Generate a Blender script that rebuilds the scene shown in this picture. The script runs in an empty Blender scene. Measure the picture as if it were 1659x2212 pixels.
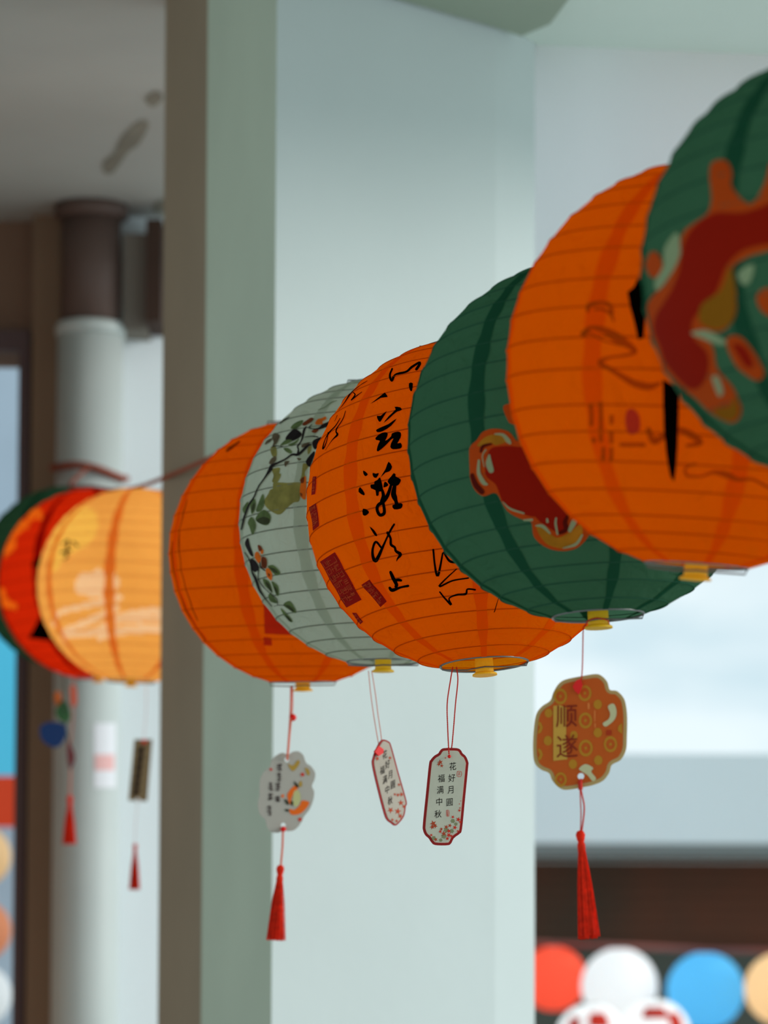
import bpy, math, random
from mathutils import Vector, Matrix, noise
from mathutils.geometry import delaunay_2d_cdt
R = math.radians
PI = math.pi
rnd = random.Random(7)
SC = bpy.context.scene
COL = SC.collection

# ------------------------------------------------------------------ camera
W, H, F = 1659.0, 2212.0, 6500.0
EYE = Vector((0, 0, 1.6))
PITCH, ROLL = R(3.5), R(0.18)
HORIZON = 2000.0
CXP, CYP = W / 2, HORIZON - F * math.tan(PITCH)
cam_d = bpy.data.cameras.new('camera')
cam = bpy.data.objects.new('camera', cam_d)
COL.objects.link(cam)
SC.camera = cam
cam_d.sensor_fit = 'VERTICAL'
cam_d.sensor_height = 36.0
cam_d.sensor_width = 27.0
cam_d.lens = F / H * 36.0
cam_d.shift_y = (CYP - H / 2) / H
cam_d.clip_start = 0.05
cam_d.clip_end = 200
CM = Matrix.Rotation(PI / 2 + PITCH, 4, 'X') @ Matrix.Rotation(ROLL, 4, 'Z')
cam.matrix_world = Matrix.Translation(EYE) @ CM
cam_d.dof.use_dof = True
cam_d.dof.focus_distance = 2.70
cam_d.dof.aperture_fstop = 7.0

# ------------------------------------------------------------------ light
SC.view_settings.view_transform = 'Standard'
SC.view_settings.look = 'None'
SC.view_settings.gamma = 1.0
SC.view_settings.use_curve_mapping = False
SC.view_settings.exposure = 0.19
SC.cycles.max_bounces = 16
SC.cycles.diffuse_bounces = 8
SC.cycles.transmission_bounces = 12

wd = bpy.data.worlds.new('sky')
SC.world = wd
wd.use_nodes = True
nt = wd.node_tree
nt.nodes.clear()
wo = nt.nodes.new('ShaderNodeOutputWorld')
bg = nt.nodes.new('ShaderNodeBackground')
tc = nt.nodes.new('ShaderNodeTexCoord')
mp = nt.nodes.new('ShaderNodeMapping')
mp.inputs['Scale'].default_value = (1, 1, 3.0)
nz = nt.nodes.new('ShaderNodeTexNoise')
nz.inputs['Scale'].default_value = 9.0
nz.inputs['Detail'].default_value = 5.0
rp = nt.nodes.new('ShaderNodeValToRGB')
rp.color_ramp.elements[0].position = 0.36
rp.color_ramp.elements[0].color = (0.54, 0.70, 0.77, 1)
rp.color_ramp.elements[1].position = 0.62
rp.color_ramp.elements[1].color = (0.74, 0.85, 0.89, 1)
nt.links.new(tc.outputs['Generated'], mp.inputs['Vector'])
nt.links.new(mp.outputs['Vector'], nz.inputs['Vector'])
nt.links.new(nz.outputs['Fac'], rp.inputs['Fac'])
nt.links.new(rp.outputs['Color'], bg.inputs['Color'])
sx = nt.nodes.new('ShaderNodeSeparateXYZ')
mr = nt.nodes.new('ShaderNodeMapRange')
mr.inputs['From Min'].default_value = 0.0
mr.inputs['From Max'].default_value = 0.32
mr.inputs['To Min'].default_value = 1.04
mr.inputs['To Max'].default_value = 0.90
nt.links.new(tc.outputs['Generated'], sx.inputs[0])
nt.links.new(sx.outputs['Z'], mr.inputs['Value'])
nt.links.new(mr.outputs[0], bg.inputs['Strength'])
nt.links.new(bg.outputs['Background'], wo.inputs['Surface'])

sun_d = bpy.data.lights.new('sun', 'SUN')
sun_d.energy = 1.4
sun_d.angle = R(16)
sun_d.color = (1.0, 0.985, 0.95)
sun = bpy.data.objects.new('sun', sun_d)
COL.objects.link(sun)
sun.rotation_euler = Vector((0.91, -0.14, 0.27)).to_track_quat('Z', 'Y').to_euler()

# ------------------------------------------------------------------ helpers
def ray(x, y):
    v = Vector(((x - CXP) / F, -(y - CYP) / F, -1.0))
    return (CM.to_3x3() @ v)

def P(x, y, d):
    """point seen at photo pixel (x, y) whose forward distance is d metres"""
    r = ray(x, y)
    return EYE + r * (d / r.y)

def lin(c):
    return tuple((v / 12.92 if v <= .04045 else ((v + .055) / 1.055) ** 2.4) for v in (k / 255 for k in c)) + (1,)

MATS = {}
def mat(name, rgb, rough=.6, trans=0.0, bump=0.0, bscale=60, vary=0.0, spec=.3, vscale=4, metal=0, noisecol=None):
    if name in MATS:
        return MATS[name]
    m = bpy.data.materials.new(name)
    MATS[name] = m
    m.use_nodes = True
    t = m.node_tree
    t.nodes.clear()
    out = t.nodes.new('ShaderNodeOutputMaterial')
    co = t.nodes.new('ShaderNodeTexCoord')
    n = t.nodes.new('ShaderNodeTexNoise')
    n.inputs['Scale'].default_value = vscale
    n.inputs['Detail'].default_value = 6
    t.links.new(co.outputs['Object'], n.inputs['Vector'])
    r = t.nodes.new('ShaderNodeValToRGB')
    c = lin(rgb)
    r.color_ramp.elements[0].position = .3
    r.color_ramp.elements[1].position = .7
    c2 = lin(noisecol) if noisecol else tuple(v * (1 - vary) for v in c[:3]) + (1,)
    r.color_ramp.elements[0].color = c2
    r.color_ramp.elements[1].color = tuple(min(1, v * (1 + vary * .4)) for v in c[:3]) + (1,)
    t.links.new(n.outputs['Fac'], r.inputs['Fac'])
    nrm = None
    if bump:
        n2 = t.nodes.new('ShaderNodeTexNoise')
        n2.inputs['Scale'].default_value = bscale
        n2.inputs['Detail'].default_value = 5
        n2.inputs['Distortion'].default_value = 1.2
        t.links.new(co.outputs['Object'], n2.inputs['Vector'])
        b = t.nodes.new('ShaderNodeBump')
        b.inputs['Strength'].default_value = bump
        b.inputs['Distance'].default_value = .004
        t.links.new(n2.outputs['Fac'], b.inputs['Height'])
        nrm = b.outputs['Normal']
    p = t.nodes.new('ShaderNodeBsdfPrincipled')
    p.inputs['Roughness'].default_value = rough
    p.inputs['Specular IOR Level'].default_value = spec
    p.inputs['Metallic'].default_value = metal
    t.links.new(r.outputs['Color'], p.inputs['Base Color'])
    if nrm:
        t.links.new(nrm, p.inputs['Normal'])
    s = p.outputs[0]
    if trans:
        tr = t.nodes.new('ShaderNodeBsdfTranslucent')
        t.links.new(r.outputs['Color'], tr.inputs['Color'])
        if nrm:
            t.links.new(nrm, tr.inputs['Normal'])
        mx = t.nodes.new('ShaderNodeMixShader')
        mx.inputs['Fac'].default_value = trans
        t.links.new(s, mx.inputs[1])
        t.links.new(tr.outputs[0], mx.inputs[2])
        s = mx.outputs[0]
    t.links.new(s, out.inputs['Surface'])
    return m

def mk(name, verts, faces, m, parent=None, smooth=False, matrix=None):
    me = bpy.data.meshes.new(name)
    me.from_pydata([tuple(v) for v in verts], [], faces)
    me.update()
    if smooth:
        me.shade_smooth()
    me.materials.append(m)
    o = bpy.data.objects.new(name, me)
    COL.objects.link(o)
    if parent:
        o.parent = parent
    if matrix:
        o.matrix_world = matrix
    return o

def tag(o, label=None, cat=None, group=None, kind=None):
    if label: o['label'] = label
    if cat: o['category'] = cat
    if group: o['group'] = group
    if kind: o['kind'] = kind
    return o

def empty(name, matrix, label, cat, group=None):
    o = bpy.data.objects.new(name, None)
    o.empty_display_size = .02
    COL.objects.link(o)
    o.matrix_world = matrix
    return tag(o, label, cat, group)

def lathe(prof, n=32, M=None):
    """prof: list of (radius, z); returns verts, faces"""
    vs, fs = [], []
    for r, z in prof:
        for i in range(n):
            a = 2 * PI * i / n
            v = Vector((r * math.cos(a), r * math.sin(a), z))
            vs.append(M @ v if M else v)
    for k in range(len(prof) - 1):
        for i in range(n):
            j = (i + 1) % n
            fs.append((k * n + i, k * n + j, (k + 1) * n + j, (k + 1) * n + i))
    return vs, fs

def tube(pts, rad, n=8, closed=False, taper=None):
    pts = [Vector(p) for p in pts]
    vs, fs = [], []
    m = len(pts)
    up = None
    for k, p in enumerate(pts):
        a = pts[(k - 1) % m] if (closed or k > 0) else pts[k]
        b = pts[(k + 1) % m] if (closed or k < m - 1) else pts[k]
        t = (b - a).normalized()
        if up is None:
            up = t.orthogonal().normalized()
        up = (up - t * up.dot(t))
        if up.length < 1e-6:
            up = t.orthogonal()
        up.normalize()
        s = t.cross(up)
        rr = rad if taper is None else taper[k]
        for i in range(n):
            q = 2 * PI * i / n
            vs.append(p + (up * math.cos(q) + s * math.sin(q)) * rr)
    for k in range(m if closed else m - 1):
        k2 = (k + 1) % m
        for i in range(n):
            j = (i + 1) % n
            fs.append((k * n + i, k * n + j, k2 * n + j, k2 * n + i))
    if not closed:
        fs.append(tuple(range(n - 1, -1, -1)))
        fs.append(tuple((m - 1) * n + i for i in range(n)))
    return vs, fs

def merge(parts):
    vs, fs = [], []
    for v, f in parts:
        o = len(vs)
        vs += list(v)
        fs += [tuple(i + o for i in g) for g in f]
    return vs, fs

def box(a, b):
    (x0, y0, z0), (x1, y1, z1) = a, b
    vs = [Vector(p) for p in ((x0, y0, z0), (x1, y0, z0), (x1, y1, z0), (x0, y1, z0), (x0, y0, z1), (x1, y0, z1), (x1, y1, z1), (x0, y1, z1))]
    return vs, [(0, 3, 2, 1), (4, 5, 6, 7), (0, 1, 5, 4), (1, 2, 6, 5), (2, 3, 7, 6), (3, 0, 4, 7)]

def prism(plan, z0, z1):
    n = len(plan)
    vs = [Vector((x, y, z0)) for x, y in plan] + [Vector((x, y, z1)) for x, y in plan]
    fs = [tuple(range(n))[::-1], tuple(range(n, 2 * n))] + [(i, (i + 1) % n, n + (i + 1) % n, n + i) for i in range(n)]
    return vs, fs

def spline(pts, sub=6, closed=False):
    m = len(pts)
    out = []
    rng = range(m) if closed else range(m - 1)
    def g(i):
        return pts[i % m] if closed else pts[max(0, min(m - 1, i))]
    for i in rng:
        p0, p1, p2, p3 = g(i - 1), g(i), g(i + 1), g(i + 2)
        for k in range(sub):
            t = k / sub
            out.append(tuple(.5 * ((2 * b) + (c - a) * t + (2 * a - 5 * b + 4 * c - d) * t * t + (3 * b - a - 3 * c + d) * t ** 3)
                             for a, b, c, d in zip(p0, p1, p2, p3)))
    if not closed:
        out.append(tuple(pts[-1]))
    return out

def inside(p, poly):
    x, y = p
    c = False
    j = len(poly) - 1
    for i in range(len(poly)):
        xi, yi = poly[i]
        xj, yj = poly[j]
        if (yi > y) != (yj > y) and x < (xj - xi) * (y - yi) / (yj - yi) + xi:
            c = not c
        j = i
    return c

def dens(poly, s):
    out = []
    for i in range(len(poly)):
        a, b = Vector(poly[i]), Vector(poly[(i + 1) % len(poly)])
        k = max(1, int((b - a).length / s))
        out += [tuple(a.lerp(b, q / k)) for q in range(k)]
    return out

def fill(poly, holes=(), s=0):
    """constrained triangulation of a 2D outline with holes and optional inner grid"""
    loops = [poly] + list(holes)
    if s:
        loops = [dens(l, s) for l in loops]
    vs, es = [], []
    for l in loops:
        o = len(vs)
        vs += [Vector(p) for p in l]
        es += [(o + i, o + (i + 1) % len(l)) for i in range(len(l))]
    if s:
        xs = [v.x for v in vs]
        ys = [v.y for v in vs]
        y = min(ys) + s * .5
        while y < max(ys):
            x = min(xs) + s * .5
            while x < max(xs):
                if inside((x, y), poly):
                    vs.append(Vector((x, y)))
                x += s
            y += s
    ov, oe, of = delaunay_2d_cdt(vs, es, [], 0, 1e-6)[:3]
    fs = []
    for f in of:
        c = sum((ov[i] for i in f), Vector((0, 0))) / len(f)
        if inside(c, poly) and not any(inside(c, h) for h in holes):
            fs.append(tuple(f))
    return [tuple(v) for v in ov], fs

def ribbon(pts, sub=5):
    """pts: (x, y, width) brush stroke -> 2D quad strip with rounded ends"""
    q = spline(pts, sub)
    L, Rr = [], []
    n = len(q)
    for i in range(n):
        a = Vector(q[max(0, i - 1)][:2])
        b = Vector(q[min(n - 1, i + 1)][:2])
        t = (b - a)
        t = t.normalized() if t.length > 1e-9 else Vector((1, 0))
        nn = Vector((-t.y, t.x))
        w = max(.2, q[i][2]) / 2
        L.append(Vector(q[i][:2]) + nn * w)
        Rr.append(Vector(q[i][:2]) - nn * w)
    vs = [tuple(v) for v in L] + [tuple(v) for v in Rr]
    fs = [(i, i + 1, n + i + 1, n + i) for i in range(n - 1)]
    for e, (pi, sgn) in enumerate(((0, -1), (n - 1, 1))):
        c = Vector(q[pi][:2])
        w = max(.2, q[pi][2]) / 2
        o = len(vs)
        k = 8
        for j in range(k):
            an = 2 * PI * j / k
            vs.append((c.x + w * math.cos(an), c.y + w * math.sin(an)))
        fs.append(tuple(range(o, o + k)))
    return vs, fs

def T(ox, oy, s):
    return lambda x, y, w=0: (ox + x / s, oy + y / s, w / s)

def tp(f, pts):
    return [f(*p) for p in pts]

def tpoly(f, pts, smooth=True):
    q = [f(*p)[:2] for p in pts]
    return spline(q, 4, True) if smooth else q

def glyph(ch, cx, cy, size, shear=0.0, squash=1.0):
    """a written character as a flat triangulated outline in photo pixels"""
    cu = bpy.data.curves.new('glyph', 'FONT')
    cu.body = ch
    cu.size = size
    cu.align_x = 'CENTER'
    cu.align_y = 'CENTER'
    cu.resolution_u = 3
    o = bpy.data.objects.new('glyph', cu)
    COL.objects.link(o)
    bpy.context.view_layer.update()
    me = bpy.data.meshes.new_from_object(o.evaluated_get(bpy.context.evaluated_depsgraph_get()))
    vs = [v.co.copy() for v in me.vertices]
    fs = [tuple(p.vertices) for p in me.polygons]
    bpy.data.objects.remove(o)
    bpy.data.curves.remove(cu)
    bpy.data.meshes.remove(me)
    if vs:
        mx = (min(v.x for v in vs) + max(v.x for v in vs)) / 2
        my = (min(v.y for v in vs) + max(v.y for v in vs)) / 2
    else:
        mx = my = 0
    out = []
    for v in vs:
        x, y = (v.x - mx) * squash, v.y - my
        out.append((cx + x, cy - y - x * shear))
    return out, fs

def glyphs(txt, n, f, pts, size, shear=0.0, squash=1.0):
    r = []
    for ch, p in zip(txt, pts):
        x, y, s = f(p[0], p[1], size)
        r.append(glyph(ch, x, y, s, shear, squash))
    return merge(r)

# ------------------------------------------------------------------ materials
M_wall = mat('white_painted_plaster', (204, 213, 210), .8, bump=.15, bscale=25, vary=.05, vscale=2)
M_side = mat('shade_tinted_taupe_plaster', (140, 122, 100), .8, bump=.15, bscale=25, vary=.08)
M_grn = mat('shade_tinted_green_plaster', (182, 192, 172), .8, bump=.15, bscale=25, vary=.06)
M_ceil = mat('ceiling_plaster', (222, 234, 224), .85, bump=.2, bscale=12, vary=.06, vscale=1.5)
M_ceil2 = mat('stained_ceiling_plaster', (196, 196, 190), .85, bump=.2, bscale=12, vary=.10, vscale=2.2)
M_soff = mat('dull_green_beam_plaster', (158, 170, 152), .85, bump=.2)
M_dark = mat('brown_wall_paint', (142, 112, 92), .8, bump=.1, vary=.12)
M_floor = mat('grey_terrazzo_floor', (190, 190, 184), .5, vary=.15, vscale=30)
M_wire = mat('thin_steel_wire', (120, 120, 118), .35, metal=.9)
M_yel = mat('yellow_plastic', (255, 216, 44), .4, trans=.45, spec=.3)
M_ink = mat('black_ink', (6, 3, 2), .9, spec=0)
M_ink2 = mat('thinned_brown_ink', (138, 60, 12), .8, trans=.5, spec=0)
M_seal = mat('dark_red_seal_ink', (146, 20, 8), .8, trans=.45, spec=.1)
M_seall = mat('seal_lettering', (200, 78, 40), .8, trans=.5, spec=.1)
M_cord = mat('red_cord', (206, 40, 24), .6, trans=.1)
M_cordp = mat('pink_red_cord', (238, 128, 98), .6, trans=.35)
M_red = mat('glossy_red_bead', (226, 14, 4), .4, spec=.3)
M_tas = mat('red_tassel_thread', (250, 48, 14), .6, vary=.3, vscale=220, trans=.3, spec=.15)
M_rope = mat('brown_rope', (150, 66, 40), .8, bump=.4, bscale=300, vary=.25, vscale=60)
M_pipe = mat('white_enamel_pipe', (204, 212, 208), .5, vary=.05)

def paper(name, rgb, trans=.78, vary=.05):
    """thin crinkled lantern paper that lets the light through"""
    if name in MATS:
        return MATS[name]
    m = mat(name, rgb, .8, trans=trans, bump=1.0, bscale=45, vary=vary, vscale=9, spec=0)
    t = m.node_tree
    # fine creases: their shading painted in as slightly darker colour
    co = [n for n in t.nodes if n.type == 'TEX_COORD'][0]
    rp_ = [n for n in t.nodes if n.type == 'VALTORGB'][0]
    nz_ = t.nodes.new('ShaderNodeTexNoise')
    nz_.noise_type = 'RIDGED_MULTIFRACTAL'
    nz_.inputs['Scale'].default_value = 22
    nz_.inputs['Detail'].default_value = 4
    nz_.inputs['Distortion'].default_value = .8
    t.links.new(co.outputs['Object'], nz_.inputs['Vector'])
    mrg = t.nodes.new('ShaderNodeMapRange')
    mrg.inputs['From Min'].default_value = .2
    mrg.inputs['From Max'].default_value = 1.6
    mrg.inputs['To Min'].default_value = 1.0
    mrg.inputs['To Max'].default_value = .93
    t.links.new(nz_.outputs[0], mrg.inputs['Value'])
    mu = t.nodes.new('ShaderNodeMix')
    mu.data_type = 'RGBA'
    mu.blend_type = 'MULTIPLY'
    mu.inputs[0].default_value = 1.0
    t.links.new(rp_.outputs[0], mu.inputs[6])
    t.links.new(mrg.outputs[0], mu.inputs[7])
    for n in t.nodes:
        if n.type == 'BSDF_PRINCIPLED':
            t.links.new(mu.outputs[2], n.inputs['Base Color'])
        if n.type == 'BSDF_TRANSLUCENT':
            t.links.new(mu.outputs[2], n.inputs['Color'])
    return m

# ------------------------------------------------------------------ setting: pillar, ceilings, walls
def px(x, d):
    return P(x, 1500, d).x

def XY(x, d):
    return (px(x, d), d)
zt, zb = 1.6 + 1.75, 0.0
A, B, C, D, E = XY(346, 4.80), XY(439, 4.45), XY(590, 4.02), XY(1070, 4.30), XY(1155, 4.41)
bk = 4.90
# the pillar: a broad three-sided shaft with a pilaster along its left, shade painted into its colour
v, f = prism([(B[0] + .004, 4.66), (B[0], B[1]), C, D, E, (E[0], 4.60)], 0, zt)
o = mk('pillar', v, f, M_wall)
tag(o, kind='structure')
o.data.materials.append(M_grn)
o.data.polygons[3].material_index = 1   # the face turned to the left, its shade put into a darker colour
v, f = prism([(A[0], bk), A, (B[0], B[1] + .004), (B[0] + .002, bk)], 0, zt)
o = mk('trim_1', v, f, M_side)  # darker colour stands in for shade on this left side
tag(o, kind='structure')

HC = P(1075, 62, 4.30).z          # height of the low ceiling on the right
v, f = prism([(E[0] - .0, -2.5), (1.1, -2.5), (1.1, 4.58), (E[0] + .002, 4.58), (E[0] + .002, 4.415), (D[0] + .002, 4.295), (px(1235, 3.9), 3.2)], HC + .012, HC + .2)
o = mk('ceiling', v, f, M_ceil)
tag(o, kind='structure')
# white lintel wall, made translucent so the sky behind brightens it
pa, pb = P(1153, 112, 4.42), P(1700, 132, 4.47)
zlow = P(1300, 930, 4.45).z
vs, fs = [], []
for j in range(9):
    for i in range(13):
        x = pa.x + (1.05 - pa.x) * i / 12
        y = pa.y + (pb.y - pa.y) * (x - pa.x) / (pb.x - pa.x)
        vs.append(Vector((x, y, zlow + (HC + .014 - zlow) * j / 8)))
fs = [(j * 13 + i, j * 13 + i + 1, (j + 1) * 13 + i + 1, (j + 1) * 13 + i) for j in range(8) for i in range(12)]
o = mk('wall_lintel_backlit_1', vs, fs, mat('translucent_lintel_white', (255, 253, 255), .7, trans=.93, spec=.1))
tag(o, kind='structure')
# beam that meets the pillar head
q0, q1 = XY(600, 4.01), XY(1074, 4.29)
v, f = prism([(px(860, 3.0) - .05, -2.5), (px(1235, 3.0) + .3, -2.5), (P(1240, 5, 4.12).x, 4.12), (P(1190, 50, 4.25).x, 4.27), (P(1128, 72, 4.3).x, 4.33), q1, q0], HC - .002, HC + .24)
o = mk('ceiling_beam', v, f, M_soff)
tag(o, kind='structure')
# high ceiling over the left side
zc = P(200, 474, 6.40).z
v, f = box((-3.2, -2.5, zc), (E[0], 6.8, zc + .12))
o = mk('ceiling_high', v, f, M_ceil2)
tag(o, kind='structure')
# damp stains on the high ceiling
M_st = mat('damp_brown_stain', (150, 144, 130), .9, vary=.2, vscale=14)
for pl in ([(222, 352), (246, 330), (262, 296), (300, 262), (322, 268), (300, 312), (276, 330), (246, 372), (226, 374)], [(312, 214), (338, 196), (352, 212), (330, 232)], [(330, 444), (352, 430), (360, 452), (338, 462)]):
    vs, f2 = [], None
    for x, y in spline(pl, 3, True):
        r_ = ray(x, y)
        vs.append(EYE + r_ * ((zc - .0015 - EYE.z) / r_.z))
    o = mk('damp_stain', vs, [tuple(range(len(vs)))], M_st, bpy.data.objects['ceiling_high'])
v, f = box((-3.2, -2.5, -.1), (2.4, 6.8, 0))
o = mk('floor', v, f, M_floor)
tag(o, kind='structure')
v, f = box((-1.25, 5.1, 0), (-1.15, 6.8, zc))
o = mk('wall_light_blocker', v, f, M_dark)  # unseen wall placed to keep light off the pipe's left side
tag(o, kind='structure')

# far wall on the left, with a doorway at the edge of the picture
dx1 = P(36, 1500, 6.42).x
dzt = P(20, 762, 6.42).z
x1 = P(250, 1500, 6.42).x
v1 = box((dx1, 6.42, 0), (x1, 6.6, zc))
v2 = box((-3.2, 6.42, dzt), (dx1, 6.6, zc))
v3 = box((-3.2, 6.42, 0), (dx1 - .9, 6.6, dzt))
o = mk('wall_back', *merge([v1, v2, v3]), M_dark)
tag(o, kind='structure')
fr = merge([box((dx1, 6.395, 0), (P(58, 1500, 6.40).x, 6.42, dzt + .045)), box((dx1 - .95, 6.395, dzt), (dx1, 6.42, dzt + .045)), box((dx1 - .95, 6.395, 0), (dx1 - .9, 6.42, dzt))])
o = mk('door_1', *fr, mat('dull_purple_brown_door_frame', (104, 84, 84), .6))
tag(o, kind='structure')
v, f = box((P(62, 1500, 6.36).x, 6.36, 0), (P(122, 1500, 6.36).x, 6.42, zc))
o = mk('trim_2', v, f, mat('dull_taupe_pilaster', (150, 122, 98), .8, vary=.06))
tag(o, kind='structure')
# bright outer wall behind the pipe
bw = [(P(205, 1500, 6.36).x, 6.36), (P(385, 1500, 6.4).x, 6.40), (P(385, 1500, 6.4).x, 6.6), (P(205, 1500, 6.36).x, 6.6)]
v, f = prism(bw, 0, zc)
o = mk('wall_outer', v, f, mat('bright_white_plaster', (244, 250, 252), .8))
tag(o, kind='structure')
# box duct under the ceiling beside the pipe
d_ = 6.26
v, f = box((P(266, 500, d_).x, d_, P(300, 712, d_).z), (P(318, 500, d_).x, 6.40, P(300, 505, d_).z))
o = mk('wall_duct', v, f, mat('grey_brown_duct', (126, 118, 108), .8))
tag(o, kind='structure')
v, f = box((P(318, 500, d_).x, d_ - .03, P(300, 700, d_).z), (P(352, 500, d_).x, 6.40, P(300, 480, d_).z))
o = mk('trim_3', v, f, mat('dark_brown_bracket', (74, 54, 44), .8))
tag(o, kind='structure')

# ------------------------------------------------------------------ drain pipe
pc = P(190, 1300, 6.28)
pr = 72 / F * 6.28
def Z(y, d=6.28):
    return P(190, y, d).z
root = empty('drain_pipe', Matrix.Translation((pc.x, pc.y, 0)), 'round pale pipe standing from floor to ceiling left of the pillar', 'pipe')
n = 48
mk('lower_pipe', *lathe([(0, 0), (pr, 0), (pr, Z(722)), (pr * .9, Z(722)), (0, Z(722))], n), M_pipe, root, True)
mk('upper_pipe', *lathe([(0, Z(724)), (pr * .9, Z(724)), (pr * .9, zc), (0, zc)], n), mat('shade_darkened_pipe_brown', (104, 84, 76), .5), root, True)  # upper pipe coloured brown to stand in for shade under the ceiling
mk('collar', *lathe([(pr * .9, Z(728)), (pr * 1.05, Z(728)), (pr * 1.07, Z(712)), (pr * 1.0, Z(700)), (pr * .9, Z(700))], n), M_pipe, root, True)
mk('ceiling_flange', *lathe([(pr * .9, zc - .03), (pr * 1.12, zc - .025), (pr * 1.12, zc), (pr * .9, zc)], n), mat('shade_darkened_pipe_brown', (1, 1, 1)), root, True)
# band of rope looped round the pipe
ring = []
for i in range(40):
    a = 2 * PI * i / 40
    ring.append(Vector((pc.x + (pr + .008) * math.cos(a), pc.y + (pr + .008) * math.sin(a), Z(1022) + .004 * math.sin(3 * a) - .012 * math.cos(a))))
o = mk('rope_loop', *tube(ring, .0075, 8, True), M_rope, None, True)
tag(o, 'brown rope tied in a loop round the pale pipe above the lanterns', 'rope')
# notice stuck on the pipe
def curved_patch(x0, x1, y0, y1, rr, nx=10, ny=6, off=.0008):
    vs, fs = [], []
    for j in range(ny + 1):
        for i in range(nx + 1):
            x = x0 + (x1 - x0) * i / nx
            y = y0 + (y1 - y0) * j / ny
            r_ = ray(x, y)
            # hit the vertical cylinder
            dx, dy = r_.x, r_.y
            ox, oy = EYE.x - pc.x, EYE.y - pc.y
            a = dx * dx + dy * dy
            b = 2 * (ox * dx + oy * dy)
            c = ox * ox + oy * oy - (rr + off) ** 2
            t = (-b - math.sqrt(max(0, b * b - 4 * a * c))) / (2 * a)
            vs.append(EYE + r_ * t)
    for j in range(ny):
        for i in range(nx):
            k = j * (nx + 1) + i
            fs.append((k, k + 1, k + nx + 2, k + nx + 1))
    return vs, fs
root = empty('paper_notice', Matrix.Translation(P(225, 1640, 6.21)), 'small white paper notice with a pink patch stuck on the pale pipe', 'notice')
Mi = root.matrix_world.inverted()
def loc(vf, M):
    return [M @ Vector(v) for v in vf[0]], vf[1]
mk('sheet', *loc(curved_patch(203, 250, 1562, 1702, pr), Mi), mat('white_notice_paper', (240, 240, 244), .7), root, True)
mk('pink_print', *loc(curved_patch(205, 247, 1630, 1664, pr, off=.0016), Mi), mat('pink_notice_print', (244, 190, 186), .7), root, True)

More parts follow.
